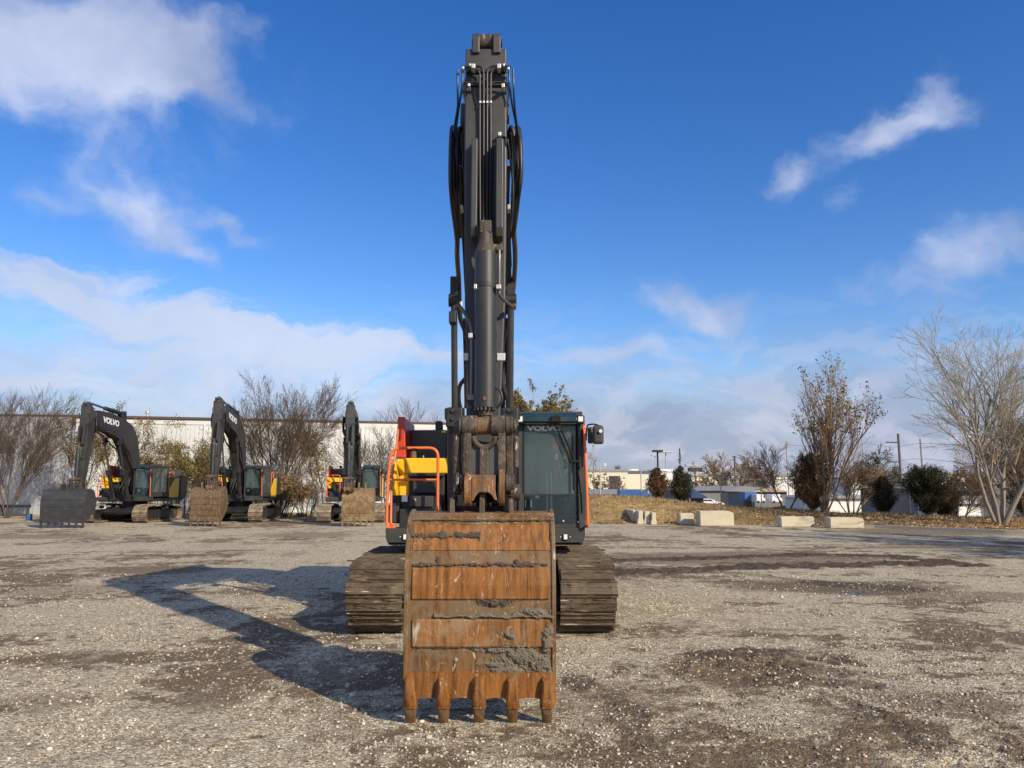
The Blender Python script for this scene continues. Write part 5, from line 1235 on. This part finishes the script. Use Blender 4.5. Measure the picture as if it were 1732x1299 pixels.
def van(u0, u1, vt, vb, Y, mat, label):
    x0, x1 = at(u0, 830, Y).x, at(u1, 830, Y).x; zt, zb = at(u0, vt, Y).z, at(u0, vb, Y).z; h = zt-zb; L = x1-x0
    r = thing('delivery_truck', ((x0+x1)/2, Y, zb), label, 'truck')
    MB().prismxz([(x0, zb+.12*h), (x1, zb+.12*h), (x1, zb+.5*h), (x1-.12*L, zb+.6*h), (x1-.2*L, zt), (x0, zt)], Y, Y+2).build('body', mat, r, bevel=.06)
    MB().box(x1-.19*L, x1-.1*L, Y-.02, Y+.01, zb+.6*h, zb+.85*h).build('window', M['carglass'], r)
    ws = MB()
    for x in (x0+.2*L, x1-.2*L): ws.cyl((x, Y-.02, zb+.12*h+.02), (x, Y+.3, zb+.12*h+.02), .13*h+.02, 12)
    ws.each('wheel', M['rubber'], r, smooth=40)
van(1279, 1294, 836, 851, 90, M['carwhite'], 'white box truck with pale blue side right of the blue container')
van(1305, 1323, 836, 851, 90, M['carwhite'], 'white van parked behind the brush, rightmost of the white vehicles')
def car():
    Y = 112; x0, x1 = at(1180, 850, Y).x, at(1226, 850, Y).x; zb = at(1200, 857.5, Y).z; L = x1-x0; h = L*.30
    r = thing('parked_car', ((x0+x1)/2, Y, zb), 'white sedan parked on the road beyond the fence', 'car'); X = lambda t: x0 + t*L; Z = lambda t: zb + t*h
    low = [(X(0), Z(.22)), (X(.01), Z(.60)), (X(.08), Z(.68)), (X(.30), Z(.70)), (X(.72), Z(.64)), (X(.93), Z(.52)), (X(1), Z(.35)), (X(1), Z(.2)), (X(.0), Z(.2))]
    MB().prismxz(low, Y, Y+1.8).build('body', M['carwhite'], r, smooth=50, bevel=.08, seg=3)
    cab = [(X(.10), Z(.67)), (X(.22), Z(.93)), (X(.32), Z(1.0)), (X(.48), Z(.98)), (X(.58), Z(.88)), (X(.70), Z(.64))]
    MB().prismxz(cab, Y+.15, Y+1.65).build('cabin', M['carwhite'], r, smooth=50, bevel=.08, seg=3)
    MB().prismxz([(X(.17), Z(.70)), (X(.25), Z(.90)), (X(.38), Z(.92)), (X(.38), Z(.70))], Y+.12, Y+.16).prismxz([(X(.40), Z(.70)), (X(.40), Z(.92)), (X(.50), Z(.90)), (X(.62), Z(.70))], Y+.12, Y+.16).each('window', M['carglass'], r)
    for t_ in (.17, .80): 
        w_ = MB().cyl((X(t_), Y-.03, Z(.22)), (X(t_), Y+.25, Z(.22)), .33, 18).build('wheel', M['rubber'], r, smooth=40)
        MB().cyl((X(t_), Y-.05, Z(.22)), (X(t_), Y-.02, Z(.22)), .19, 14).build('rim', M['bright'], w_)
car()
# ---- poles, signs and lamps in the distance
def pole(name, u, vt, Y, r, mat, label, cat, head=None, group=None):
    p = at(u, vt, Y); o = thing(name, (p.x, Y, GZ), label, cat, group)
    MB().cyl((p.x, Y, GZ), (p.x, Y, p.z), r, 8).build('shaft', mat, o, smooth=40)
    if head: head(o, p, Y)
    return o
def lamp_head(w, h=1.0, mat='dark'): return lambda o, p, Y: MB().box(p.x-w/2, p.x+w/2, Y-w/3, Y+w/3, p.z-.1, p.z+h*.5).build('lamp_head', M[mat], o, bevel=.08)
def arms(n, w, col='dark'):
    def f(o, p, Y):
        for k in range(n): MB().box(p.x-w, p.x, Y-.08, Y+.08, p.z-.9-1.9*k, p.z-.8-1.9*k).build('cross_arm', M[col], o)
    return f
def sign(w, h, mat): return lambda o, p, Y: MB().box(p.x-w/2, p.x+w/2, Y-.2, Y+.2, p.z-h, p.z).build('sign_board', M[mat], o)
pole('light_mast', 1112, 764, 230, .28, M['dark'], 'dark floodlight mast above the first cedar', 'light pole', lamp_head(3.0, 1.0))
pole('light_mast', 1108, 771, 330, .2, M['galv'], 'thin pale mast just left of the dark floodlight mast', 'light pole', lamp_head(3, 1., 'bright'))
pole('light_mast', 1126, 765.5, 300, .22, M['galv'], 'thin pale mast right of the dark floodlight mast', 'light pole', lamp_head(5, .8, 'bright'))
pole('light_mast', 1169, 788.5, 270, .25, M['galv'], 'grey wide-headed lamp pole right of the tall cedar', 'light pole', lamp_head(4.0, 1.2, 'galv'))
pole('light_mast', 1175.5, 797, 240, .2, M['dark'], 'short dark-headed lamp pole right of the tall cedar', 'light pole', lamp_head(4, 2.2))
pole('light_mast', 1242, 773, 260, .22, M['dark'], 'lone dark mast above the workshop roof', 'light pole', lamp_head(1.2, .5))
pole('sign_pole', 1044.5, 789, 420, .4, M['dark'], 'small dark double sign on a pole above the cream building', 'sign', lambda o, p, Y: (MB().box(p.x-1.5, p.x+1.5, Y-.3, Y+.3, p.z-2, p.z+.4).build('sign_board', M['navy'], o), MB().box(p.x-1.8, p.x+1.8, Y-.3, Y+.3, p.z-5.2, p.z-2.8).build('sign_board', M['navy'], o)))
pole('sign_pole', 1067, 793, 450, .3, M['galv'], 'wide white sign with pale green end above the cream building', 'sign', lambda o, p, Y: (MB().box(p.x+.2, p.x+4.4, Y-.3, Y+.3, p.z-1.6, p.z).build('sign_board', M['white'], o), MB().box(p.x-4.2, p.x+.2, Y-.3, Y+.3, p.z-1.4, p.z-.1).build('sign_board', M['palegreen'], o)))
pole('flagpole', 1024, 783, 430, .12, M['galv'], 'thin pole with small white flag right of the mirror', 'flagpole', lambda o, p, Y: MB().box(p.x-.6, p.x+.4, Y-.02, Y+.02, p.z-2.2, p.z).build('flag', M['white'], o))
pole('sign_pole', 1116.5, 795, 400, .2, M['dark'], 'small square blue sign beside the dark floodlight mast', 'sign', sign(4, 4, 'bluebox'))
pole('sign_pole', 1273.5, 790, 160, .15, M['roofbrown'], 'tall brown sign board on a post above the workshop', 'sign', sign(.75, 1.9, 'roofbrown'))
pole('utility_pole', 1330, 746, 150, .14, M['galv'], 'pale power pole left of the yellow-leaved tree', 'power pole', arms(1, 1.0, 'galv'), 'power poles')
pole('utility_pole', 1458, 742, 150, .12, M['galv'], 'thin pale power pole left of the round tree', 'power pole', arms(2, .8, 'galv'), 'power poles')
pole('utility_pole', 1519, 733.5, 75, .12, M['wood'], 'dark wooden power pole right of the round tree', 'power pole', arms(2, 1.2, 'dark'), 'power poles')
pole('utility_pole', 1557, 742, 110, .17, M['galv'], 'tall pale steel power pole above the right cedar', 'power pole', arms(3, 1.2, 'galv'), 'power poles')
def wires():
    for i, (dz, y0) in enumerate(((0, 0), (-2.2, 0), (-5.5, 0))):
        m = MB(); pts = [at(1330, 752, 150) + Vector((0, 0, dz)), at(1400, 757, 140) + Vector((0, 0, dz)), at(1458, 750, 150) + Vector((0, 0, dz)), at(1510, 756, 130) + Vector((0, 0, dz)), at(1557, 750, 110) + Vector((0, 0, dz)), at(1640, 752, 90) + Vector((0, 0, dz)), at(1760, 745, 70) + Vector((0, 0, dz))]
        tag(m.smooth_tube(pts, .022, 4, 6).build('power_line', M['dark'], None, origin=tuple(pts[0])), ('topmost', 'middle', 'lowest')[i] + ' power line strung between the poles at right', 'cable', 'power lines')
wires()
# white chimney stack on the far roof
p = at(1626, 806, 195); MB().box(p.x-.9, p.x+.9, 195, 197, p.z-4, p.z).build('chimney', M['whitewall'], None, origin=(p.x, 196, p.z-4)); o = bpy.data.objects['chimney']; o.parent = None; tag(o, 'white block chimney standing on the far white hall roof', 'chimney')
# low metal rail by the left tree
def low_rail():
    r = thing('guard_rail', (-29, 45.5, 0), 'low dark steel rail in front of the left bare tree', 'guard rail')
    xa, xb = -33.5, at(51, 860, 45.5).x
    MB().box(xa, xb, 45.45, 45.6, .62, .78).build('rail_bar', M['dark'], r, bevel=.02); MB().box(xa, xb, 45.47, 45.58, .12, .26).build('rail_bar', M['roofbrown'], r, bevel=.02)
    for x in (xb-.15, xb-2.3, xb-4.5): MB().box(x-.07, x+.07, 45.46, 45.59, -.05, .8).build('post', M['roofbrown'], r, bevel=.01)
low_rail()
p = gnd(49, 880); MB().cyl((p.x, p.y, 0), (p.x, p.y, .34), .16, 16, .15).build('bucket_pail', M['bluebox'], None, smooth=40, origin=(p.x, p.y, 0)); tag(bpy.data.objects['bucket_pail'], 'small blue pail at the end of the low rail', 'pail')
# pale timbers on the ground behind the excavators
for i, (u0, v0, u1, v1, lb) in enumerate(((392, 871, 425, 869, 'yellow timber lying under the second excavator'), (476, 868, 528, 864, 'long yellow timber lying between the second and third excavators'), (560, 865, 578, 864, 'yellow timber end beside the third excavator track'))):
    a, b_ = at(u0, v0, 47), at(u1, v1, 48.5); a.z = b_.z = .12
    tag(MB().tube([a, b_], .11, 4).build('timber', M['timber'], None, origin=tuple(a)), lb, 'timber', 'timbers lying behind the excavators')

# ================================================================== TREES
def leaf_mat(name, stops):
    m, t, b = new_mat(name); a = t.nodes.new('ShaderNodeAttribute'); a.attribute_name = 'tone'
    t.links.new(ramp(t, a.outputs['Fac'], stops), b.inputs['Base Color']); b.inputs['Roughness'].default_value = .75; b.inputs['Specular IOR Level'].default_value = .2
    return m
LM = {'brown': leaf_mat('brown_leaf', [(0, (.07, .045, .02)), (.5, (.17, .105, .045)), (1, (.30, .20, .09))]),
      'olive': leaf_mat('olive_leaf', [(0, (.06, .05, .02)), (.5, (.15, .115, .035)), (1, (.30, .21, .06))]),
      'yellow': leaf_mat('yellow_leaf', [(0, (.05, .045, .025)), (.45, (.14, .12, .05)), (.8, (.34, .26, .10)), (1, (.55, .45, .22))]),
      'cedar': leaf_mat('cedar_needle', [(0, (.018, .025, .012)), (.5, (.05, .055, .024)), (.8, (.10, .075, .035)), (1, (.16, .10, .05))]),
      'cedar_red': leaf_mat('bronze_cedar_needle', [(0, (.030, .024, .013)), (.4, (.09, .06, .028)), (.75, (.19, .095, .042)), (1, (.28, .14, .06))])}
def bark(name, c): return paint(name, c, .9, .3, tuple(x*.5 for x in c), scale=3, var=.5)
BK = {'grey': bark('grey_bark', (.12, .095, .075)), 'pale': bark('pale_bark', (.30, .255, .19)), 'brown': bark('brown_bark', (.13, .088, .06)), 'tan': bark('tan_bark', (.25, .165, .10))}
class Tree:
    def __init__(s): s.big = []; s.twig = []; s.tips = []
    def grow(s, p, d, L, r, lev, maxlev, spread, up, kids, wig, rnd, ratio=.62):
        n = 5 if lev < 2 else 4 if lev < maxlev else 3; pts = [p.copy()]; rs = [r]; dirs = [d.copy()]; step = L / n
        for i in range(n):
            d = (d + Vector((rnd.gauss(0, wig), rnd.gauss(0, wig), rnd.gauss(0, wig) + up * (.5 if lev else .2)))).normalized()
            p = p + d * step; pts.append(p.copy()); rs.append(r * (1 - (i+1)/n * (.55 if lev < maxlev else .75))); dirs.append(d.copy())
        (s.big if lev <= 1 else s.twig).append((pts, rs, 7 if lev == 0 else 5 if lev == 1 else 3))
        if lev >= maxlev: s.tips.extend(pts[1:]); return
        k = kids[min(lev, len(kids)-1)]
        for j in range(k):
            t = .25 + .75 * (j + rnd.random()) / k if lev else .30 + .68 * (j + rnd.random()) / k
            x = t * n; i = min(int(x), n-1); f = x - i; q = pts[i].lerp(pts[i+1], f); rr = rs[i] * (1-f) + rs[i+1] * f
            dd = dirs[i]; a = rnd.random() * 2*math.pi; side = dd.orthogonal().normalized(); side = Matrix.Rotation(a, 3, dd) @ side
            sp = spread * rnd.uniform(.7, 1.3); nd = (dd * math.cos(sp) + side * math.sin(sp)).normalized()
            s.grow(q, nd, L * ratio * rnd.uniform(.75, 1.2) * (1.15 - .35*t), max(rr * .62, .004), lev+1, maxlev, spread, up, kids, wig, rnd, ratio)
def tube_fast(lst, minr):
    V, Fc, off = [], [], 0
    for pts, rs, n in lst:
        P = np.array([tuple(p) for p in pts]); m = len(P); T = np.gradient(P, axis=0); T /= np.linalg.norm(T, axis=1, keepdims=True) + 1e-9
        ref = np.array([1., 0, 0]) if abs(T[0, 0]) < .8 else np.array([0, 1., 0])
        A = np.cross(T, ref); A /= np.linalg.norm(A, axis=1, keepdims=True); B = np.cross(T, A); an = np.arange(n) * 2*np.pi/n
        R = np.maximum(np.array(rs), minr)[:, None, None]
        v = P[:, None, :] + R * (A[:, None, :]*np.cos(an)[None, :, None] + B[:, None, :]*np.sin(an)[None, :, None]); V.append(v.reshape(-1, 3))
        i = np.arange(m-1)[:, None]*n; k = np.arange(n)[None, :]; k2 = (k+1) % n
        Fc.append((np.stack([i+k, i+k2, i+n+k2, i+n+k], -1).reshape(-1, 4) + off)); off += m*n
    return np.concatenate(V), np.concatenate(Fc)
def leaves(C, size, rnd_, flat=1.0, n_per=1, spread=.1):
    C = np.repeat(C, n_per, 0); n = len(C); C = C + rnd_.normal(0, spread, (n, 3)); q = rnd_.normal(0, 1, (n, 2, 3)); q /= np.linalg.norm(q, axis=2, keepdims=True); s = (size * rnd_.uniform(.6, 1.4, n))[:, None]
    q[:, :, 2] *= flat
    V = np.stack([C - q[:, 0]*s, C - q[:, 1]*s*.6, C + q[:, 0]*s, C + q[:, 1]*s*.6], 1).reshape(-1, 3)
    return V, np.arange(4*n).reshape(-1, 4), np.repeat(rnd_.random(n), 4)
def bare_tree(name, loc, hgt, label, cat='tree', trunks=1, lean=.25, r=.14, spread=.6, up=.12, kids=(7, 6, 5, 4), maxlev=4, bk='grey', seed=1, leaf=None, leafn=0, leafsize=.06, wig=.10, ratio=.62, minr=.007, trunkfrac=.55, group='trees', leafspread=.12, leafzmin=0., squash=(1, 1)):
    rnd = random.Random(seed); T = Tree(); rg = np.random.default_rng(seed)
    for k in range(trunks):
        a = 2*math.pi*(k + rnd.random()*.6)/trunks; ln = lean * rnd.uniform(.5, 1.2) if trunks > 1 else lean*.3
        d = Vector((math.cos(a)*ln, math.sin(a)*ln, 1)).normalized()
        T.grow(Vector((math.cos(a)*.12*(trunks > 1), math.sin(a)*.12*(trunks > 1), -.1)), d, hgt*trunkfrac*rnd.uniform(.85, 1.1), r*rnd.uniform(.7, 1.1), 0, maxlev, spread, up, kids, wig, rnd, ratio)
    root = thing(name, loc, label, cat, group)
    Vb, Fb = tube_fast(T.big, minr*1.5); Vt, Ft = tube_fast(T.twig, minr)
    zmax = np.percentile(Vt[:, 2], 99.7); k = hgt / zmax; sc = np.array([k*squash[0], k*squash[1], k])
    np_mesh('trunk', Vb*sc, Fb, BK[bk], root, smooth=True); np_mesh('crown', Vt*sc, Ft, BK[bk], root)
    if leaf:
        tips = np.array([tuple(p) for p in T.tips])*sc; tips = tips[tips[:, 2] > leafzmin*hgt]; idx = rg.integers(0, len(tips), leafn)
        cl = fbm(tips[idx][:, 0]*.9+50, tips[idx][:, 2]*.9+50, 2, seed); idx = idx[cl > .42]
        V, Fq, tone = leaves(tips[idx], leafsize, rg, spread=leafspread); np_mesh('foliage', V, Fq, LM[leaf], root, attrs={'tone': tone})
    return root
def cedar(loc, hgt, width, label, seed, mat='cedar', n=9000, tilt=0., shape=1.0, group='cedars on the bank', leader=0.):
    rg = np.random.default_rng(seed); rnd = random.Random(seed); root = thing('cedar_tree', loc, label, 'tree', group)
    MB().tube([(0, 0, -.2), (.03, 0, hgt*.5), (0, 0, hgt*.98)], [.10, .06, .012], 7).build('trunk', BK['brown'], None).parent = root
    lst, C, S = [], [], []
    nb = 240
    for i in range(nb):
        t = (i + rnd.random())/nb; z = hgt*(.04 + .93*t); prof = (math.sin(min(1, (t+.10)/.42)*math.pi/2) * (1-t)**(.62*shape)) * (.75 + .5*fbm(np.array([i*.23]), np.array([seed*1.]), 2, seed)[0])
        L = width*.60*prof*rnd.uniform(.35, 1.25) + .05; a = rnd.random()*2*math.pi
        d = Vector((math.cos(a), math.sin(a), .55 + .5*t)).normalized(); p = Vector((0, 0, z*.92)); pts = [p, p + d*L*.5 + Vector((0, 0, .03)), p + d*L + Vector((0, 0, .10*L))]
        lst.append((pts, [.018, .012, .006], 4)); k = int(1.6*n/nb * (.35 + 1.3*L/(width*.5)))
        s = rg.random(k)**.6; base = np.array([tuple(pts[0].lerp(pts[2], float(x))) for x in s]); base += rg.normal(0, 1, (k, 3)) * (.03 + .055*L) ; C.append(base)
    if leader:
        for k in range(14): C.append(np.array([[0, 0, hgt + leader*k/14]]) + rg.normal(0, .05*(1-k/16), (12, 3)))
        lst.append(([Vector((0, 0, hgt*.9)), Vector((.03, 0, hgt + leader*.5)), Vector((0, 0, hgt+leader))], [.03, .02, .008], 4))
    V, Fq = tube_fast(lst, .006); np_mesh('branches', V, Fq, BK['brown'], root)
    C = np.concatenate(C); V, Fq, tone = leaves(C, .042, rg, spread=.012)
    # upright slivers read as cedar sprays ; tone varies in clumps
    tone = np.clip(.55*tone + .75*np.repeat(fbm(C[:, 0]*2+9+C[:, 1]*1.3, C[:, 2]*2+9, 3, seed), 4) - .12, 0, 1)
    np_mesh('crown', V, Fq, LM[mat], root, attrs={'tone': tone}); return root
def bush(name, loc, w, h, label, seed, mat='olive', n=7000, stems=22, bk='brown', group='scrub behind the parked excavators', leafs=.05, cat='bush', thr=.45):
    rg = np.random.default_rng(seed); rnd = random.Random(seed); T = Tree()
    for k in range(stems):
        a = rnd.random()*2*math.pi; rr = w*.32*rnd.random()**.5; d = Vector((math.cos(a)*.35, math.sin(a)*.3, 1)).normalized()
        T.grow(Vector((math.cos(a)*rr, math.sin(a)*rr*.7, -.05)), d, h*rnd.uniform(.45, .85), .022, 0, 2, .55, .12, (6, 4), .10, rnd, .5)
    root = thing(name, loc, label, cat, group)
    Vb, Fb = tube_fast(T.big, .008); Vt, Ft = tube_fast(T.twig, .006); k = h/np.percentile(Vt[:, 2], 99.5); kx = w/2/np.percentile(abs(Vt[:, 0]), 98); sc = np.array([kx, kx, k])
    np_mesh('stems', Vb*sc, Fb, BK[bk], root); np_mesh('twigs', Vt*sc, Ft, BK[bk], root)
    tips = np.array([tuple(p) for p in T.tips])*sc; idx = rg.integers(0, len(tips), n); cl = fbm(tips[idx][:, 0]*1.2+50, tips[idx][:, 2]*1.2+50, 3, seed); idx = idx[cl > thr]
    V, Fq, tone = leaves(tips[idx], leafs, rg, spread=.34 if leafs > .08 and h > 9 else .10); tone = np.clip(tone*.6 + .5*np.repeat(fbm(tips[idx][:, 0]*1.5, tips[idx][:, 2]*1.5, 2, seed+5), 4), 0, 1)
    np_mesh('foliage', V, Fq, LM[mat], root, attrs={'tone': tone}); return root
def base_at(u, Y, z=0): p = at(u, 850, Y); return (p.x, Y, z)
# left side
bare_tree('bare_tree', base_at(14, 45.5), 7.9, 'many-stemmed bare brown tree at the far left in front of the grey wall', trunks=9, lean=.55, r=0.06, spread=0.5, up=.16, kids=(9, 6, 5, 4), maxlev=4, bk='brown', seed=11, trunkfrac=.7, ratio=0.56, minr=0.0062, group='bare trees along the warehouse', squash=(.82, .8))
bare_tree('bare_tree', base_at(128, 48.5), 7.2, 'thin reddish tree with few brown leaves behind the farthest left excavator', trunks=2, lean=.18, r=.07, spread=.5, up=.1, kids=(14, 8, 5), maxlev=3, bk='brown', seed=12, leaf='brown', leafn=5000, leafsize=.05, trunkfrac=.75, ratio=.42, minr=0.006, group='bare trees along the warehouse', leafspread=.15, squash=(.7, .7))
bare_tree('bare_tree', base_at(196, 49.0), 6.6, 'thin olive-leaved sapling just right of the farthest left boom', trunks=2, lean=.2, r=.06, spread=.5, up=.1, kids=(13, 8, 5), maxlev=3, bk='brown', seed=13, leaf='olive', leafn=5000, leafsize=.055, trunkfrac=.75, ratio=.40, minr=0.006, group='bare trees along the warehouse', squash=(.7, .7))
bush('leafy_bush', base_at(268, 48), 2.8, 5.9, 'tall rust-olive bush standing between the two left excavators', 14, 'olive', 15000, 30, leafs=.06)
bush('leafy_bush', base_at(312, 47), 3.4, 4.4, 'broad brown bush just left of the second excavator', 15, 'olive', 14000, 34, leafs=.055)
bush('leafy_bush', base_at(342, 49), 1.8, 5.3, 'narrow olive bush behind the arm of the second excavator', 16, 'olive', 7000, 18, leafs=.06)
bare_tree('bare_tree', base_at(472, 48.5), 8.6, 'large spreading bare tree between the second and third excavators', trunks=10, lean=.42, r=0.06, spread=0.46, up=.14, kids=(9, 6, 5, 4), maxlev=4, bk='brown', seed=17, leaf='brown', leafn=3500, leafsize=.045, trunkfrac=.68, ratio=0.54, minr=0.0066, group='bare trees along the warehouse', leafspread=.05, squash=(.86, .8))
bush('leafy_bush', base_at(470, 46.5), 3.4, 3.0, 'low brown thicket at the foot of the large spreading bare tree', 18, 'brown', 12000, 34, leafs=.05)
bush('leafy_bush', base_at(520, 47), 2.6, 2.7, 'low brown thicket just left of the third excavator track', 19, 'brown', 9000, 26, leafs=.05)
bare_tree('bare_tree', base_at(545, 50), 5.6, 'small olive-leaved sapling left of the third excavator', trunks=2, lean=.2, r=.05, spread=.55, up=.08, kids=(12, 8, 5), maxlev=3, bk='brown', seed=20, leaf='olive', leafn=3500, leafsize=.055, trunkfrac=.75, ratio=.42, minr=0.006, group='bare trees along the warehouse')
bare_tree('bare_tree', base_at(652, 52), 5.9, 'scrubby grey bare tree beside the orange rail of the nearest excavator', trunks=6, lean=.5, r=.05, spread=.5, up=.1, kids=(10, 8, 6), maxlev=3, bk='grey', seed=21, leaf='brown', leafn=1200, leafsize=.05, trunkfrac=.7, ratio=.5, minr=0.0065, group='bare trees along the warehouse')
bare_tree('bare_tree', base_at(712, 66), 9.2, 'bare treetop showing above the engine hood of the nearest excavator', trunks=5, lean=.45, r=.08, spread=.45, up=.12, kids=(12, 8, 6), maxlev=3, bk='brown', seed=22, trunkfrac=.7, ratio=.5, minr=0.008, group='bare trees along the warehouse')
bush('leafy_bush', base_at(95, 47.5), 2.2, 2.3, 'low russet bush at the foot of the left bare tree', 23, 'brown', 3500, 20, leafs=.045)
# behind the cab
bush('oak_tree', base_at(914, 62), 4.4, 9.0, 'brown-leaved tree whose crown shows above the cab', 24, 'olive', 130000, 60, 'brown', None, .085, cat='tree', thr=.3)
bush('oak_tree', base_at(962, 66), 2.2, 9.0, 'smaller brown-leaved treetop just right of the one above the cab', 25, 'olive', 9000, 30, 'brown', None, 0.09, cat='tree')
bare_tree('bare_tree', base_at(1000, 50), 5.0, 'thin twiggy sapling seen just right of the cab', trunks=2, lean=.1, r=.03, spread=.5, up=.1, kids=(8, 5), maxlev=2, bk='tan', seed=26, leaf='brown', leafn=300, leafsize=.05, trunkfrac=.8, ratio=.2, minr=.008, group=None, squash=(.6, .6))
# right side
hb = lambda u, Y: (lambda x: (x, Y, float(bank_h(np.array([x]), np.array([Y]))[0]) - .05))(at(u, 850, Y).x)
cedar(hb(1113, 46.8), 2.1, 1.7, 'small bronze-green cedar behind the four road barriers', 31, 'cedar_red', leader=.0, shape=1.3)
cedar(hb(1152, 47.6), 2.5, 1.9, 'taller cedar with a bare spiky leader right of the small bronze cedar', 32, 'cedar', leader=.9, shape=1.4)
cedar(hb(1374, 43.0), 3.5, 3.1, 'large bronze-brown cedar under the yellow-leaved tree', 33, 'cedar_red', 14000, shape=1.15)
cedar(hb(1494, 41.5), 2.25, 1.5, 'narrow dark cedar below the round bare tree', 34, 'cedar', 9000, shape=1.1)
cedar(hb(1568, 39.5), 2.35, 2.5, 'broad round cedar left of the large bare tree', 35, 'cedar', 14000, shape=.55)
cedar(hb(1600, 41.5), 1.7, 1.6, 'low dark green cedar tucked behind the broad round cedar', 36, 'cedar', 7000, shape=.5)
bush('leafy_bush', hb(1268, 56), 2.0, 1.2, 'low dark green shrub right of the white car', 37, 'cedar', 6000, 16, group='brush on the bank')
bare_tree('bare_tree', hb(1394, 42.5), 8.4, 'tall tree with thin yellow-green leaves and tan stems', trunks=7, lean=0.4, r=.09, spread=.42, up=.16, kids=(12, 8, 5), maxlev=3, bk='tan', seed=38, leaf='yellow', leafn=3600, leafsize=0.07, trunkfrac=.74, ratio=0.44, minr=0.006, group=None, leafspread=.10, leafzmin=0.52, squash=(.86, .8))
bare_tree('bare_tree', hb(1330, 45), 3.9, 'low reddish bare brush tree left of the bronze cedar', trunks=4, lean=.7, r=.04, spread=.5, up=.06, kids=(10, 8, 6), maxlev=3, bk='tan', seed=39, trunkfrac=.65, ratio=.5, minr=0.0055, group='bare brush trees on the bank', squash=(1.2, .8))
bare_tree('bare_tree', hb(1440, 43.5), 3.6, 'low reddish bare brush tree right of the bronze cedar', trunks=6, lean=.6, r=.035, spread=.5, up=.06, kids=(10, 8, 6), maxlev=3, bk='tan', seed=40, leaf='brown', leafn=900, leafsize=.06, trunkfrac=.65, ratio=.5, minr=0.0055, group='bare brush trees on the bank')
bare_tree('bare_tree', (at(1490, 850, 105).x, 105, GZ), 9.6, 'round-crowned dark bare tree on lower ground beyond the fence', trunks=1, r=.30, spread=.75, up=.02, kids=(11, 8, 6, 4), maxlev=4, bk='grey', seed=41, trunkfrac=.50, ratio=.60, minr=.022, group=None, squash=(.95, .95))
bare_tree('bare_tree', hb(1688, 34.5), 9.5, 'largest pale-barked bare tree at the right edge', trunks=5, lean=0.36, r=0.13, spread=.52, up=.07, kids=(8, 6, 5, 3), maxlev=4, bk='pale', seed=52, trunkfrac=.66, ratio=.56, minr=.0058, group=None, squash=(1.02, .95), wig=.09)
bare_tree('bare_tree', hb(1618, 41.5), 3.0, 'scrubby tan brush between the broad cedar and the large bare tree', trunks=7, lean=.7, r=.03, spread=.55, up=.05, kids=(10, 8, 6), maxlev=3, bk='tan', seed=43, trunkfrac=.65, ratio=.5, minr=0.0052, group='bare brush trees on the bank')
bare_tree('bare_tree', hb(1735, 37), 4.5, 'scrubby tan brush right of the large bare tree trunk', trunks=8, lean=.7, r=.03, spread=.55, up=.05, kids=(10, 8, 6), maxlev=3, bk='tan', seed=44, trunkfrac=.65, ratio=.5, minr=0.0052, group='bare brush trees on the bank')
cedar((at(1740, 850, 41).x, 41, -.2), 5.6, 4.2, 'dark evergreen behind the large bare tree at the right edge', 45, 'cedar', 22000, shape=.5, group=None)
bare_tree('bare_tree', (at(1237, 850, 170).x, 170, GZ), 11.5, 'wide tan bare tree far beyond the workshop roof', trunks=6, lean=.7, r=.15, spread=.6, up=.05, kids=(8, 6, 4), maxlev=3, bk='tan', seed=46, trunkfrac=.6, ratio=.5, minr=.035, group='far bare trees', squash=(1.3, 1))
for k, (u, Y, h, lb) in enumerate(((1030, 260, 8, 'small dark tree on the horizon in front of the cream building'), (1205, 300, 9, 'hazy tree on the horizon left of the wide tan tree'), (1290, 240, 9.5, 'tan treetop on the horizon right of the brown sign'), (1548, 190, 8.5, 'brown treetop on the horizon behind the broad cedar'), (1085, 350, 10, 'low tree on the horizon left of the first cedar'), (1640, 150, 8, 'brown treetop on the horizon left of the large bare tree'))):
    bush('distant_tree', (at(u, 850, Y).x, Y, GZ), h*1.4, h, lb, 60+k, 'brown', 2500, 14, 'tan', 'far trees', .3, cat='tree')
# off to the right, out of frame: the trees whose long shadows cross the yard
bare_tree('bare_tree', (24.0, 16.3, -.1), 9.6, 'bare tree just beyond the right edge of the picture', trunks=3, lean=.3, r=.30, spread=.5, up=.1, kids=(9, 7, 5), maxlev=3, bk='pale', seed=47, trunkfrac=.6, ratio=.55, minr=.03, group=None)
cedar((26.2, 13.6, -.1), 8.6, 3.6, 'tall evergreen just beyond the right edge of the picture', 48, 'cedar', 16000, shape=.6, group=None)
